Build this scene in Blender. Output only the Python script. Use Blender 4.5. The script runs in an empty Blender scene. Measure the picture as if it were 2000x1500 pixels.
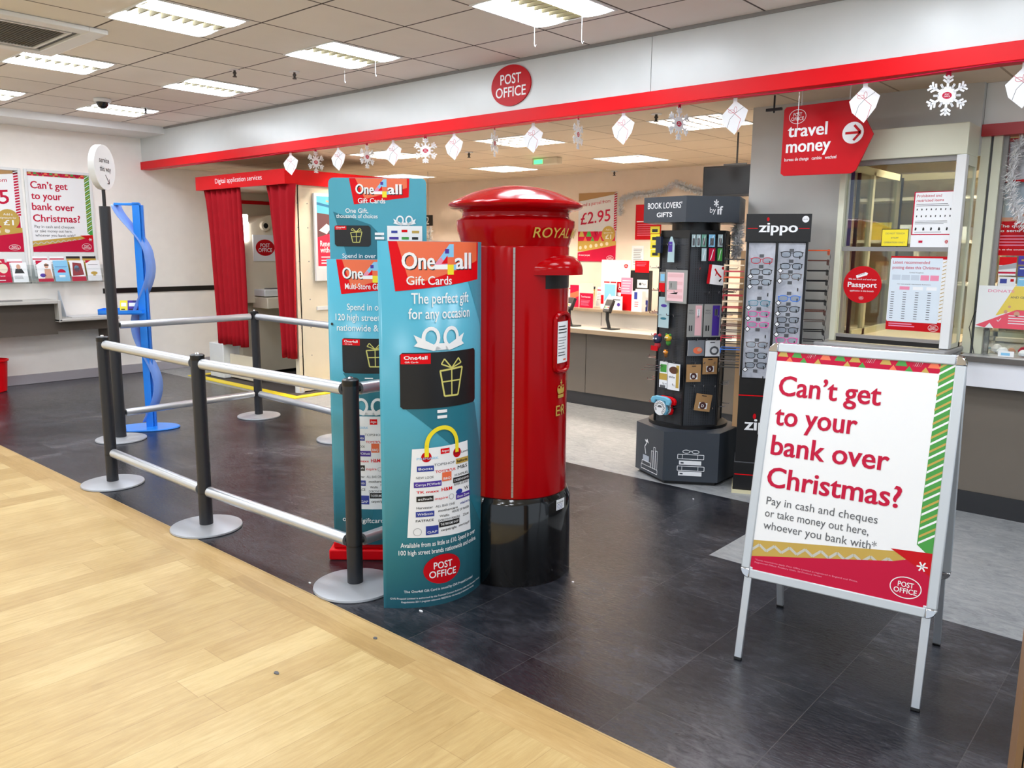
import bpy, bmesh, math, random
from mathutils import Vector, Matrix
random.seed(7)
D = bpy.data; S = bpy.context.scene; COL = S.collection
R = math.radians; PI = math.pi
# ------------------------------------------------------------------ camera
FPX, PITCH, YAW, ROLL, H = 1586.9, R(9.444), R(41.215), R(.488), 1.55
_f = Vector((-math.sin(YAW)*math.cos(PITCH), math.cos(YAW)*math.cos(PITCH), -math.sin(PITCH)))
_r0 = Vector((math.cos(YAW), math.sin(YAW), 0)); _u0 = _r0.cross(_f)
_r = _r0*math.cos(ROLL)+_u0*math.sin(ROLL); _u = -_r0*math.sin(ROLL)+_u0*math.cos(ROLL)
CAM = Vector((0, 0, H))
cd = D.cameras.new('camera'); cam = D.objects.new('camera', cd); COL.objects.link(cam)
cd.sensor_width = 36; cd.lens = 36*FPX/2000; cd.clip_start = .05; cd.clip_end = 100
cam.matrix_world = Matrix.Translation(CAM) @ Matrix((_r, _u, -_f)).transposed().to_4x4()
S.camera = cam
def at(x, y, ax, val):            # where the sight line through a photo point meets the plane axis=val
    d = _r*((x-1000)/FPX)+_u*((750-y)/FPX)+_f
    return CAM+d*((val-CAM[ax])/d[ax])
S.view_settings.view_transform = 'Standard'; S.view_settings.look = 'None'
S.view_settings.gamma = 1; S.view_settings.use_curve_mapping = False
S.view_settings.exposure = 0.62
W = D.worlds.new('world'); S.world = W; W.use_nodes = True
W.node_tree.nodes['Background'].inputs[0].default_value = (.8, .9, 1, 1)
W.node_tree.nodes['Background'].inputs[1].default_value = .6
FRONT_LAMP, BACK_LAMP = 16.5, 240.0
# ------------------------------------------------------------------ materials
def lin(c):
    return tuple(((v/255)/12.92 if v/255 <= .04045 else ((v/255+.055)/1.055)**2.4) for v in c)+(1,)
MATS = {}
def mat(name, c, rough=.5, metal=0, emit=0, bump=0, bscale=60, vary=.04, vscale=8, coat=0, alpha=1, spec=.5, trans=0, ecol=None):
    if name in MATS: return MATS[name]
    m = D.materials.new(name); m.use_nodes = True; MATS[name] = m
    nt = m.node_tree; N = nt.nodes; L = nt.links; b = N['Principled BSDF']
    c = lin(c)
    b.inputs['Roughness'].default_value = rough; b.inputs['Metallic'].default_value = metal
    b.inputs['Specular IOR Level'].default_value = spec; b.inputs['Coat Weight'].default_value = coat
    b.inputs['Coat Roughness'].default_value = .05
    b.inputs['Alpha'].default_value = alpha; b.inputs['Transmission Weight'].default_value = trans
    tc = N.new('ShaderNodeTexCoord'); nz = N.new('ShaderNodeTexNoise'); nz.inputs['Scale'].default_value = vscale
    L.new(tc.outputs['Object'], nz.inputs['Vector'])
    mx = N.new('ShaderNodeMix'); mx.data_type = 'RGBA'
    mx.inputs[6].default_value = tuple(v*(1-vary) for v in c[:3])+(1,); mx.inputs[7].default_value = tuple(min(1, v*(1+vary)) for v in c[:3])+(1,)
    L.new(nz.outputs['Fac'], mx.inputs[0]); L.new(mx.outputs[2], b.inputs['Base Color'])
    if emit:
        b.inputs['Emission Color'].default_value = lin(ecol) if ecol else c; b.inputs['Emission Strength'].default_value = emit
    if bump:
        n2 = N.new('ShaderNodeTexNoise'); n2.inputs['Scale'].default_value = bscale; n2.inputs['Detail'].default_value = 4
        L.new(tc.outputs['Object'], n2.inputs['Vector'])
        bp = N.new('ShaderNodeBump'); bp.inputs['Strength'].default_value = bump; bp.inputs['Distance'].default_value = .01
        L.new(n2.outputs['Fac'], bp.inputs['Height']); L.new(bp.outputs['Normal'], b.inputs['Normal'])
    return m
def glass_mat(name, tint=(246, 250, 248), refl=.06):
    if name in MATS: return MATS[name]
    m = D.materials.new(name); m.use_nodes = True; MATS[name] = m
    nt = m.node_tree; N = nt.nodes; L = nt.links; N.remove(N['Principled BSDF']); o = N['Material Output']
    t = N.new('ShaderNodeBsdfTransparent'); t.inputs[0].default_value = lin(tint)
    g = N.new('ShaderNodeBsdfGlossy'); g.inputs['Roughness'].default_value = .02
    fr = N.new('ShaderNodeLayerWeight'); fr.inputs[0].default_value = .5; pw5 = N.new('ShaderNodeMath'); pw5.operation = 'POWER'; pw5.inputs[1].default_value = 5
    L.new(fr.outputs['Facing'], pw5.inputs[0]); ad = N.new('ShaderNodeMath'); ad.operation = 'ADD'; ad.inputs[1].default_value = refl; ad.use_clamp = True
    mx = N.new('ShaderNodeMixShader')
    L.new(pw5.outputs[0], ad.inputs[0]); L.new(ad.outputs[0], mx.inputs[0]); L.new(t.outputs[0], mx.inputs[1]); L.new(g.outputs[0], mx.inputs[2])
    L.new(mx.outputs[0], o.inputs[0]); return m
class NB:                          # small node helper
    def __init__(s, m): s.N = m.node_tree.nodes; s.L = m.node_tree.links
    def put(s, v, sock):
        if isinstance(v, (int, float)): sock.default_value = v
        else: s.L.new(v, sock)
    def math(s, op, a, b=0.0):
        n = s.N.new('ShaderNodeMath'); n.operation = op; s.put(a, n.inputs[0]); s.put(b, n.inputs[1]); return n.outputs[0]
    def xyz(s):
        t = s.N.new('ShaderNodeTexCoord'); q = s.N.new('ShaderNodeSeparateXYZ'); s.L.new(t.outputs['Object'], q.inputs[0]); return q.outputs, t.outputs['Object']
    def wn(s, a, b=0.0):
        c = s.N.new('ShaderNodeCombineXYZ'); s.put(a, c.inputs[0]); s.put(b, c.inputs[1])
        w = s.N.new('ShaderNodeTexWhiteNoise'); w.noise_dimensions = '2D'; s.L.new(c.outputs[0], w.inputs['Vector']); return w.outputs['Value']
    def edge(s, t, width):         # 1 inside a joint at whole numbers of t
        f = s.math('FRACT', t); a = s.math('LESS_THAN', f, width); b = s.math('GREATER_THAN', f, 1-width); return s.math('MAXIMUM', a, b)
    def ramp(s, f, stops):
        r = s.N.new('ShaderNodeValToRGB'); s.put(f, r.inputs[0]); e = r.color_ramp.elements
        while len(e) > 1: e.remove(e[-1])
        e[0].position = stops[0][0]; e[0].color = lin(stops[0][1])
        for p, c in stops[1:]: q = e.new(p); q.color = lin(c)
        return r.outputs[0]
    def mix(s, f, a, b, bt='MIX'):
        m = s.N.new('ShaderNodeMix'); m.data_type = 'RGBA'; m.blend_type = bt; s.put(f, m.inputs[0])
        for v, k in ((a, 6), (b, 7)):
            if isinstance(v, tuple): m.inputs[k].default_value = lin(v)
            else: s.L.new(v, m.inputs[k])
        return m.outputs[2]
    def noise(s, vec, scale, detail=4, rough=.6, dist=0, stretch=None, rot=0):
        if stretch:
            mp = s.N.new('ShaderNodeMapping'); mp.inputs['Scale'].default_value = stretch; mp.inputs['Rotation'].default_value = (0, 0, rot); s.L.new(vec, mp.inputs[0]); vec = mp.outputs[0]
        n = s.N.new('ShaderNodeTexNoise'); n.inputs['Scale'].default_value = scale; n.inputs['Detail'].default_value = detail
        n.inputs['Roughness'].default_value = rough; n.inputs['Distortion'].default_value = dist; s.L.new(vec, n.inputs['Vector']); return n.outputs['Fac']
    def bump(s, h, strength, dist=.01):
        b = s.N.new('ShaderNodeBump'); b.inputs['Strength'].default_value = strength; b.inputs['Distance'].default_value = dist
        s.L.new(h, b.inputs['Height']); return b.outputs[0]
def newmat(name):
    m = D.materials.new(name); m.use_nodes = True; MATS[name] = m; return m, NB(m), m.node_tree.nodes['Principled BSDF']
# dark slate-look vinyl
m, n, b = newmat('slate_vinyl'); q, v = n.xyz()
tx = n.math('DIVIDE', n.math('ADD', q[0], .457), .4655); ty = n.math('DIVIDE', n.math('ADD', q[1], -2.25), .4655)
seam = n.math('MAXIMUM', n.edge(tx, .003), n.edge(ty, .003))
tile = n.wn(n.math('FLOOR', tx), n.math('FLOOR', ty))
n1 = n.noise(v, 1.6, 6, .65, .6); n2 = n.noise(v, 11, 6, .7, 1.2, (1, 2.2, 1), R(35))
fac = n.math('ADD', n.math('ADD', n.math('MULTIPLY', n1, .6), n.math('MULTIPLY', n2, .34)), n.math('MULTIPLY', tile, .08))  # broad clouds: slate mottling, with soft reflected sheen put into the colour
colr = n.ramp(fac, [(.38, (20, 21, 26)), (.48, (34, 35, 41)), (.57, (54, 55, 61)), (.68, (88, 87, 92))])
n.L.new(n.mix(n.math('MULTIPLY', seam, .4), colr, (92, 88, 86)), b.inputs['Base Color'])
n3 = n.noise(v, 34, 5, .65, 1.0, (1, 2.6, 1), R(20))
n.L.new(n.bump(n3, .38, .004), b.inputs['Normal'])
n.L.new(n.ramp(n2, [(.3, (100, 100, 100)), (.7, (140, 140, 140))]), b.inputs['Roughness']); b.inputs['Specular IOR Level'].default_value = .6
# pale marbled vinyl
m, n, b = newmat('pale_vinyl'); q, v = n.xyz()
n2 = n.noise(v, 9, 7, .75, 1.5, (1, 2, 1), R(30)); n1 = n.noise(v, 1.2, 3)
fac = n.math('ADD', n.math('MULTIPLY', n1, .35), n.math('MULTIPLY', n2, .65))
n.L.new(n.ramp(fac, [(.33, (112, 116, 118)), (.47, (142, 145, 147)), (.65, (170, 172, 172))]), b.inputs['Base Color'])
n.L.new(n.bump(n2, .15, .003), b.inputs['Normal']); b.inputs['Roughness'].default_value = .42
# pale maple planks; w plank width, along axis
def wood(name, across, along, w, ln, off, c1, c2, c3):
    m, n, b = newmat(name); q, v = n.xyz()
    a = n.math('DIVIDE', n.math('ADD', q[across], off), w); row = n.math('FLOOR', a)
    l = n.math('ADD', n.math('DIVIDE', q[along], ln), n.math('MULTIPLY', n.wn(row, 3.0), 7.0)); br = n.math('FLOOR', l)
    rnd = n.wn(row, br); seam = n.math('MAXIMUM', n.edge(a, .008), n.edge(l, .0012))
    st = [1, 1, 1]; st[across] = 9; st[along] = .9
    g = n.noise(v, 5, 7, .7, .8, tuple(st)); g2 = n.noise(v, 3.2, 3)
    f = n.math('ADD', n.math('ADD', n.math('MULTIPLY', g, .5), n.math('MULTIPLY', rnd, .2)), n.math('MULTIPLY', g2, .3))
    c = n.ramp(f, [(.34, c1), (.5, c2), (.64, c3)])
    c = n.mix(n.ramp(n.noise(v, 2.6, 6, .75, 1.4, tuple(1+.35*(x_-1) for x_ in st)), [(.5, (0, 0, 0)), (.72, (120, 120, 120))]), c, tuple(int(q_*.8) for q_ in c1))
    n.L.new(n.mix(n.math('MULTIPLY', seam, .42), c, (140, 108, 66)), b.inputs['Base Color'])
    n.L.new(n.bump(g, .08, .002), b.inputs['Normal']); b.inputs['Roughness'].default_value = .36; b.inputs['Specular IOR Level'].default_value = .35
    return m
wood('maple_plank', 0, 1, .157, 1.22, 2.693, (172, 143, 92), (187, 160, 108), (202, 178, 126))
wood('maple_border', 1, 0, .085, 1.22, -2.017+.085*100, (168, 138, 88), (182, 152, 100), (194, 166, 116))
def tiles(name, ox, oy, w, c, joint):
    m, n, b = newmat(name); q, v = n.xyz()
    tx = n.math('DIVIDE', n.math('ADD', q[0], ox), w); ty = n.math('DIVIDE', n.math('ADD', q[1], oy), w)
    seam = n.math('MAXIMUM', n.edge(tx, .011), n.edge(ty, .011)); rnd = n.wn(n.math('FLOOR', tx), n.math('FLOOR', ty))
    sp = n.noise(v, 2.0, 4)
    base = n.mix(n.math('ADD', n.math('MULTIPLY', rnd, .35), n.math('MULTIPLY', sp, .5)), tuple(int(x*.9) for x in c), c)
    n.L.new(n.mix(seam, base, joint), b.inputs['Base Color']); b.inputs['Roughness'].default_value = .9
    n.L.new(n.bump(n.noise(v, 140, 2), .15, .002), b.inputs['Normal']); return m
tiles('ceiling_tile', 5.245+.615*20, -2.26+.612*20, .615, (248, 244, 238), (88, 82, 78))
tiles('office_ceiling_tile', 3.42+.6*20, -5.4+.6*20, .6, (246, 226, 200), (180, 156, 130))
# a marbled grey card
m, n, b = newmat('marble_grey'); q, v = n.xyz()
n.L.new(n.ramp(n.noise(v, 9, 5, .6, .8), [(.3, (160, 164, 176)), (.7, (204, 208, 216))]), b.inputs['Base Color']); b.inputs['Roughness'].default_value = .35
# perforated black steel
m, n, b = newmat('perforated_steel'); q, v = n.xyz()
vo = n.N.new('ShaderNodeTexVoronoi'); vo.inputs['Scale'].default_value = 90; vo.inputs['Randomness'].default_value = 0; n.L.new(v, vo.inputs['Vector'])
n.L.new(n.ramp(vo.outputs['Distance'], [(.26, (2, 2, 2)), (.34, (50, 53, 58))]), b.inputs['Base Color']); b.inputs['Roughness'].default_value = .4
white = mat('white_laminate', (226, 228, 228), .35); wallm = mat('wall_paint', (250, 246, 240), .7, bump=.05, bscale=200)
peach = mat('office_wall_paint', (246, 228, 210), .7, bump=.05, bscale=200); grey = mat('grey_paint', (196, 196, 192), .6)
fasc = mat('fascia_laminate', (206, 210, 210), .3); red = mat('signal_red', (218, 6, 20), .38, spec=.18); black = mat('black_satin', (14, 14, 16), .35)
pored = mat('print_red', (190, 14, 58), .45, spec=.2, vary=.02); sred = mat('sign_red', (192, 10, 24), .4, spec=.18, vary=.02); alu = mat('aluminium', (205, 210, 216), .32, .75, vary=.03)
post = mat('post_black', (34, 36, 42), .4); base_grey = mat('base_grey', (176, 180, 186), .4, .4, bump=.1, bscale=400)
pw = mat('print_white', (236, 238, 240), .4, vary=.01); pk = mat('print_black', (18, 18, 20), .4); pgrey = mat('print_grey', (88, 90, 94), .5)
gold = mat('print_gold', (190, 158, 70), .4); green = mat('print_green', (62, 150, 58), .45); teal = mat('teal_print', (74, 160, 182), .3, vary=.03)
teal_d = mat('dark_teal_print', (34, 112, 130), .3, vary=.03); orange = mat('print_orange', (232, 110, 70), .3, vary=.02); yellow = mat('print_yellow', (240, 220, 40), .4)
pink = mat('print_pink', (232, 140, 170), .4); blue = mat('print_blue', (44, 60, 150), .4); lblue = mat('print_light_blue', (132, 196, 232), .4)
purple = mat('print_purple', (70, 40, 150), .4); brown = mat('kraft_card', (176, 136, 88), .7); skin = mat('print_skin', (206, 156, 130), .5)
cream = mat('cream_panel', (226, 216, 194), .45); pbred = mat('pillar_red', (160, 0, 6), .14, spec=.2, vary=.06); pbblack = mat('pillar_black', (8, 8, 9), .12, coat=.5)
chrome = mat('chrome', (215, 215, 218), .12, 1); fabric = mat('red_curtain', (164, 16, 30), .8, bump=.12, spec=.2, bscale=300, vary=.1)
dgrey = mat('slate_board', (54, 60, 68), .45); olive = mat('olive_frame', (214, 215, 194), .4); greyrail = mat('grey_rail', (140, 138, 136), .4, .2)
taupe = mat('counter_front', (108, 100, 90), .5); plinth = mat('plinth_dark', (40, 41, 44), .45); ctop = mat('counter_top', (206, 200, 190), .35)
cedge = mat('counter_edge', (150, 132, 108), .5); tape = mat('hazard_yellow', (240, 214, 40), .5); bluep = mat('blue_plastic', (30, 130, 232), .3, coat=.2)
bluet = mat('blue_sheet', (120, 160, 236), .25, alpha=.78); tube = mat('lamp_tube', (255, 255, 255), emit=FRONT_LAMP, ecol=(238, 245, 255))
btube = mat('office_lamp_tube', (255, 250, 240), emit=BACK_LAMP, ecol=(255, 238, 218)); glass = glass_mat('glass'); perspex = glass_mat('perspex', (250, 252, 252), .03)
silver = mat('silver_louvre', (120, 120, 122), .35, .8); tinselm = mat('tinsel_foil', (250, 250, 252), .35, .0, coat=.5); dkbrown = mat('dark_brown', (58, 50, 44), .5)
def slice_u(pts, fs, step):       # cut artwork along upright lines so that it bends with its surface
    x0 = min(p[0] for p in pts); x1 = max(p[0] for p in pts); k0 = math.floor(x0/step)+1; k1 = math.ceil(x1/step)
    if k1 <= k0: return pts, fs
    h = pts[0][2]; bm = bmesh.new(); vs = [bm.verts.new((p[0], p[1], 0)) for p in pts]
    for f in fs:
        try: bm.faces.new([vs[i] for i in f])
        except ValueError: pass
    for k in range(k0, k1): bmesh.ops.bisect_plane(bm, geom=bm.verts[:]+bm.edges[:]+bm.faces[:], plane_co=(k*step, 0, 0), plane_no=(1, 0, 0))
    bm.verts.index_update(); out = [(v.co.x, v.co.y, h) for v in bm.verts]; ff = [tuple(v.index for v in f.verts) for f in bm.faces]; bm.free(); return out, ff
# ------------------------------------------------------------------ mesh builder
def xf(ox=0, oy=0, oz=0, rz=0, rx=0, ry=0):
    return Matrix.Translation((ox, oy, oz)) @ Matrix.Rotation(rz, 4, 'Z') @ Matrix.Rotation(rx, 4, 'X') @ Matrix.Rotation(ry, 4, 'Y')
class MB:
    def __init__(s): s.v = []; s.f = []; s.m = []; s.mats = []
    def mi(s, m):
        if m not in s.mats: s.mats.append(m)
        return s.mats.index(m)
    def add(s, vs, fs, m, M=None):
        o = len(s.v); s.v += [tuple(M @ Vector(v)) for v in vs] if M else [tuple(v) for v in vs]
        k = s.mi(m)
        for f in fs: s.f.append([o+i for i in f]); s.m.append(k)
        return s
    def box(s, x0, y0, z0, x1, y1, z1, m, M=None):
        vs = [(x, y, z) for z in (z0, z1) for y in (y0, y1) for x in (x0, x1)]
        return s.add(vs, [(0, 2, 3, 1), (4, 5, 7, 6), (0, 1, 5, 4), (2, 6, 7, 3), (0, 4, 6, 2), (1, 3, 7, 5)], m, M)
    def prism(s, pts, z0, z1, m, M=None):
        n = len(pts); ar = sum(pts[i][0]*pts[(i+1) % n][1]-pts[(i+1) % n][0]*pts[i][1] for i in range(n))
        if ar < 0: pts = pts[::-1]
        vs = [(x, y, z0) for x, y in pts]+[(x, y, z1) for x, y in pts]
        return s.add(vs, [tuple(range(n))[::-1], tuple(range(n, 2*n))]+[(i, (i+1) % n, n+(i+1) % n, n+i) for i in range(n)], m, M)
    def plate(s, pts, y0, y1, m, M=None):      # outline in x,z, thickness in y (front at y0)
        return s.prism([(x, z) for x, z in pts], -y1, -y0, m, (M or Matrix()) @ Matrix.Rotation(R(90), 4, 'X'))
    def lathe(s, prof, m, M=None, n=40, a0=0, a1=2*PI):
        full = abs(a1-a0-2*PI) < 1e-6; k = n if full else n+1; vs = []
        for r, z in prof:
            for i in range(k): a = a0+(a1-a0)*i/n; vs.append((r*math.cos(a), r*math.sin(a), z))
        fs = [(j*k+i, j*k+(i+1) % k, (j+1)*k+(i+1) % k, (j+1)*k+i) for j in range(len(prof)-1) for i in range(n)]
        return s.add(vs, fs, m, M)
    def cyl(s, x, y, z0, z1, r, m, M=None, n=24, r2=None):
        r2 = r if r2 is None else r2; T = Matrix.Translation((x, y, 0)); T = M @ T if M else T
        return s.lathe([(0, z0), (r, z0), (r2, z1), (0, z1)], m, T, n)
    def tube(s, pts, r, m, n=8, M=None, rb=None):
        P = [Vector(p) for p in pts]; vs = []; k = len(P); nrm = None
        for i, p in enumerate(P):
            t = (P[min(i+1, k-1)]-P[max(i-1, 0)]).normalized()
            if nrm is None: nrm = t.orthogonal().normalized()
            nrm = (nrm-t*nrm.dot(t)).normalized(); bn = t.cross(nrm)
            for j in range(n):
                a = 2*PI*j/n; vs.append(p+nrm*(r*math.cos(a))+bn*((rb or r)*math.sin(a)))
        fs = [(i*n+j, i*n+(j+1) % n, (i+1)*n+(j+1) % n, (i+1)*n+j) for i in range(k-1) for j in range(n)]+[tuple(range(n))[::-1], tuple(range((k-1)*n, k*n))]
        return s.add(vs, fs, m, M)
    def art(s, a, M=None, fn=None, step=None):
        for pts, fs, m in a.items:
            if step: pts, fs = slice_u(pts, fs, step)
            vs = [fn(*p) if fn else (p[0], -p[2], p[1]) for p in pts]
            s.add(vs, fs, m, M)
        return s
    def ob(s, name, parent=None, bevel=0, solid=0, world=False, smooth=35, seg=2):
        me = D.meshes.new(name)
        v = s.v
        if world and parent: l = parent.location; v = [(x-l.x, y-l.y, z-l.z) for x, y, z in v]
        me.from_pydata(v, [], s.f)
        for m in s.mats: me.materials.append(m)
        me.polygons.foreach_set('material_index', s.m)
        me.polygons.foreach_set('use_smooth', [True]*len(me.polygons)); me.validate(); me.update()
        me.set_sharp_from_angle(angle=R(smooth))
        o = D.objects.new(name, me); COL.objects.link(o); o.parent = parent
        if solid: k = o.modifiers.new('s', 'SOLIDIFY'); k.thickness = solid; k.offset = 0
        if bevel: k = o.modifiers.new('b', 'BEVEL'); k.width = bevel; k.segments = seg; k.limit_method = 'ANGLE'; k.angle_limit = R(40)
        return o
# ------------------------------------------------------------------ 2D artwork (printed on a face)
TX = {}
def textmesh(body, off, shear, sp):
    k = (body, off, shear, sp)
    if k in TX: return TX[k]
    c = D.curves.new('t', 'FONT'); c.body = body; c.size = 1; c.offset = off; c.shear = shear; c.resolution_u = 3; c.space_line = sp; c.fill_mode = 'FRONT'
    o = D.objects.new('t', c); me = D.meshes.new_from_object(o)
    vs = [(v.co.x, v.co.y) for v in me.vertices]; fs = [tuple(p.vertices) for p in me.polygons]
    D.objects.remove(o); D.curves.remove(c); D.meshes.remove(me)
    if vs:
        x0 = min(v[0] for v in vs); x1 = max(v[0] for v in vs)
        vs = [(x-x0, y) for x, y in vs]; w = x1-x0
    else: w = 0
    TX[k] = (vs, fs, w); return TX[k]
class Art:
    def __init__(s, h=.0004, step=.0003): s.h = h; s.step = step; s.items = []
    def up(s, k=1): s.h += s.step*k; return s
    def poly(s, pts, m):
        ar = sum(pts[i][0]*pts[(i+1) % len(pts)][1]-pts[(i+1) % len(pts)][0]*pts[i][1] for i in range(len(pts)))
        if ar < 0: pts = pts[::-1]
        s.items.append(([(x, y, s.h) for x, y in pts], [tuple(range(len(pts)))], m)); return s
    def rect(s, x0, y0, x1, y1, m): return s.poly([(x0, y0), (x1, y0), (x1, y1), (x0, y1)], m)
    def grid(s, x0, y0, x1, y1, m, n=12):   # rect split along x so it can bend
        for i in range(n): s.rect(x0+(x1-x0)*i/n, y0, x0+(x1-x0)*(i+1)/n, y1, m)
        return s
    def bpoly(s, pts, m, cuts=16):          # polygon sliced along x so it can bend
        x0 = min(p[0] for p in pts); x1 = max(p[0] for p in pts); bm = bmesh.new()
        bm.faces.new([bm.verts.new((x, y, 0)) for x, y in pts])
        for i in range(1, cuts):
            bmesh.ops.bisect_plane(bm, geom=bm.verts[:]+bm.edges[:]+bm.faces[:], plane_co=(x0+(x1-x0)*i/cuts, 0, 0), plane_no=(1, 0, 0))
        bmesh.ops.recalc_face_normals(bm, faces=bm.faces[:])
        bm.verts.index_update(); fs = []
        for f in bm.faces:
            t = [v.index for v in f.verts]; f.normal_update(); fs.append(tuple(t if f.normal.z > 0 else t[::-1]))
        s.items.append(([(v.co.x, v.co.y, s.h) for v in bm.verts], fs, m)); bm.free(); return s
    def ell(s, cx, cy, rx, ry, m, n=28, bend=False):
        p = [(cx+rx*math.cos(2*PI*i/n), cy+ry*math.sin(2*PI*i/n)) for i in range(n)]
        return s.bpoly(p, m, 8) if bend else s.poly(p, m)
    def ring(s, cx, cy, rx, ry, t, m, n=32, a0=0, a1=2*PI):
        for i in range(n):
            a, b = a0+(a1-a0)*i/n, a0+(a1-a0)*(i+1)/n
            s.poly([(cx+rx*math.cos(a), cy+ry*math.sin(a)), (cx+rx*math.cos(b), cy+ry*math.sin(b)), (cx+(rx-t)*math.cos(b), cy+(ry-t)*math.sin(b)), (cx+(rx-t)*math.cos(a), cy+(ry-t)*math.sin(a))], m)
        return s
    def line(s, pts, w, m):
        for (x0, y0), (x1, y1) in zip(pts, pts[1:]):
            dx, dy = x1-x0, y1-y0; l = math.hypot(dx, dy) or 1; nx, ny = -dy/l*w/2, dx/l*w/2
            s.poly([(x0+nx, y0+ny), (x0-nx, y0-ny), (x1-nx, y1-ny), (x1+nx, y1+ny)], m)
        return s
    def text(s, body, x, y, size, m, bold=0.0, w=None, al='l', sh=0, rot=0, sp=1, slope=0):
        vs, fs, tw = textmesh(body, min(bold, .5)*.02, sh, sp)
        if not tw: return s
        if bold > .55 and not rot:
            d = min(bold-.5, .7)*.05*(w/tw if w else size); hh = s.h
            s.h = hh+.00005; s.text(body, x+d, y, size, m, .5, w, al, sh, rot, sp, slope); s.h = hh; s.text(body, x-d*.0, y, size, m, .5, w, al, sh, rot, sp, slope); return s
        sx = w/tw if w else size; W_ = tw*sx; ox = x-(W_ if al == 'r' else W_/2 if al == 'c' else 0); c, n_ = math.cos(rot), math.sin(rot)
        out = []
        for a, b in vs:
            px, py = a*sx, b*size+a*sx*slope
            if rot: qx = ox-x+px; px, py = qx*c-py*n_, qx*n_+py*c; out.append((x+px, y+py, s.h))
            else: out.append((ox+px, y+py, s.h))
        s.items.append((out, fs, m)); return s
    def logo(s, cx, cy, rx, ry, m, fill=True, tm=None, slope=0):     # oval with two words
        tm = tm or pw
        if fill: s.ell(cx, cy, rx, ry, m, 36)
        else: s.ring(cx, cy, rx, ry, rx*.06, tm)
        s.up()
        s.text('POST', cx, cy+ry*.06, ry*.66, tm, .6, rx*1.0, 'c', slope=slope); s.text('OFFICE', cx, cy-ry*.52, ry*.66, tm, .6, rx*1.45, 'c', slope=slope); return s
    def lines(s, x0, y0, x1, n, dy, h, m, seed=0):
        rr = random.Random(seed)
        for i in range(n): s.rect(x0, y0-i*dy, x0+(x1-x0)*rr.uniform(.7, 1), y0-i*dy+h, m)
        return s
# ------------------------------------------------------------------ scene objects
def thing(name, label, cat, loc=(0, 0, 0), rz=0, group=None):
    o = D.objects.new(name, None); COL.objects.link(o); o.location = loc; o.rotation_euler = (0, 0, rz); o.empty_display_size = .05
    return tag(o, label, cat, group)
def tag(o, label, cat, group=None, kind=None):
    o['label'] = label; o['category'] = cat
    if group: o['group'] = group
    if kind: o['kind'] = kind
    return o
def struct(name, mb, **k):
    o = mb.ob(name, **k); o['kind'] = 'structure'; return o
def single(name, mb, label, cat, group=None, loc=None, rz=0, **k):   # one-mesh thing, origin at its base
    if loc is None:
        xs = [v[0] for v in mb.v]; ys = [v[1] for v in mb.v]; zs = [v[2] for v in mb.v]
        loc = Vector(((min(xs)+max(xs))/2, (min(ys)+max(ys))/2, min(zs))); mb.v = [(x-loc.x, y-loc.y, z-loc.z) for x, y, z in mb.v]
    o = mb.ob(name, **k); o.location = loc; o.rotation_euler = (0, 0, rz); return tag(o, label, cat, group)
def dup(o, loc=None, rz=None, label=None):
    r = o.copy(); COL.objects.link(r)
    if loc is not None: r.location = loc
    if rz is not None: r.rotation_euler = (0, 0, rz)
    if label: r['label'] = label
    for c in o.children:
        k = c.copy(); COL.objects.link(k); k.parent = r
        for g in c.children: g2 = g.copy(); COL.objects.link(g2); g2.parent = k
    return r
# ================================================================== ROOM
LW = -10.05; YF = 4.65; ZC = 2.9; ZO = 2.5; YB = 8.55; XR = 3.5
mb = MB(); mb.add([(-10.05, -5, 0), (XR, -5, 0), (XR, 2.017-.17, 0), (-10.05, 2.017-.17, 0)], [(0, 1, 2, 3)], MATS['maple_plank'])
mb.add([(-10.05, 1.847, 0), (XR, 1.847, 0), (XR, 2.017, 0), (-10.05, 2.017, 0)], [(0, 1, 2, 3)], MATS['maple_border'])
mb.add([(-10.05, 2.017, 0), (XR, 2.017, 0), (XR, 3.68, 0), (-1.86, 3.68, 0), (-1.86, YF, 0), (-10.05, YF, 0)], [(0, 1, 2, 3, 4, 5)], MATS['slate_vinyl'])
mb.add([(-1.86, 3.68, 0), (XR, 3.68, 0), (XR, YB, 0), (-10.05, YB, 0), (-10.05, YF, 0), (-1.86, YF, 0)], [(0, 1, 2, 3, 4, 5)], MATS['pale_vinyl'])
struct('floor', mb)
struct('trim_1', MB().box(-10.05, 2.012, 0, XR, 2.02, .0012, mat('seam_strip', (176, 150, 104), .3)))
LX = [-5.245-1.845*k for k in range(-3, 3)]; LX = [x for x in LX if x > -9.3]
LY = [2.26, 3.484, .42, -1.42, -3.2]
mb = MB()
holes = [(x, y) for x in LX for y in LY]
xs = sorted({LW, XR}|{x for x in LX}|{x+.6 for x in LX}); ys = sorted({-5.0, YF}|set(LY)|{y+.6 for y in LY})
for i in range(len(xs)-1):
    for j in range(len(ys)-1):
        if any(abs(xs[i]-x) < 1e-6 and abs(ys[j]-y) < 1e-6 for x, y in holes): continue
        mb.add([(xs[i], ys[j], ZC), (xs[i], ys[j+1], ZC), (xs[i+1], ys[j+1], ZC), (xs[i+1], ys[j], ZC)], [(0, 1, 2, 3)], MATS['ceiling_tile'])
mb.box(LW, -5, ZC+.12, XR, YF, ZC+.14, dkbrown); struct('ceiling', mb)
OL = [(-3.42, 5.4), (-5.22, 5.4), (-7.02, 5.4), (-5.22, 7.2), (-7.02, 7.2), (-3.42, 7.2), (-8.82, 7.2), (-1.62, 6.0)]  # the last one is unseen, added to light the hatch office
mb = MB(); xs = sorted({LW, XR}|{x for x, y in OL}|{x+.6 for x, y in OL}); ys = sorted({YF, YB}|{y for x, y in OL}|{y+.6 for x, y in OL})
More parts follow.
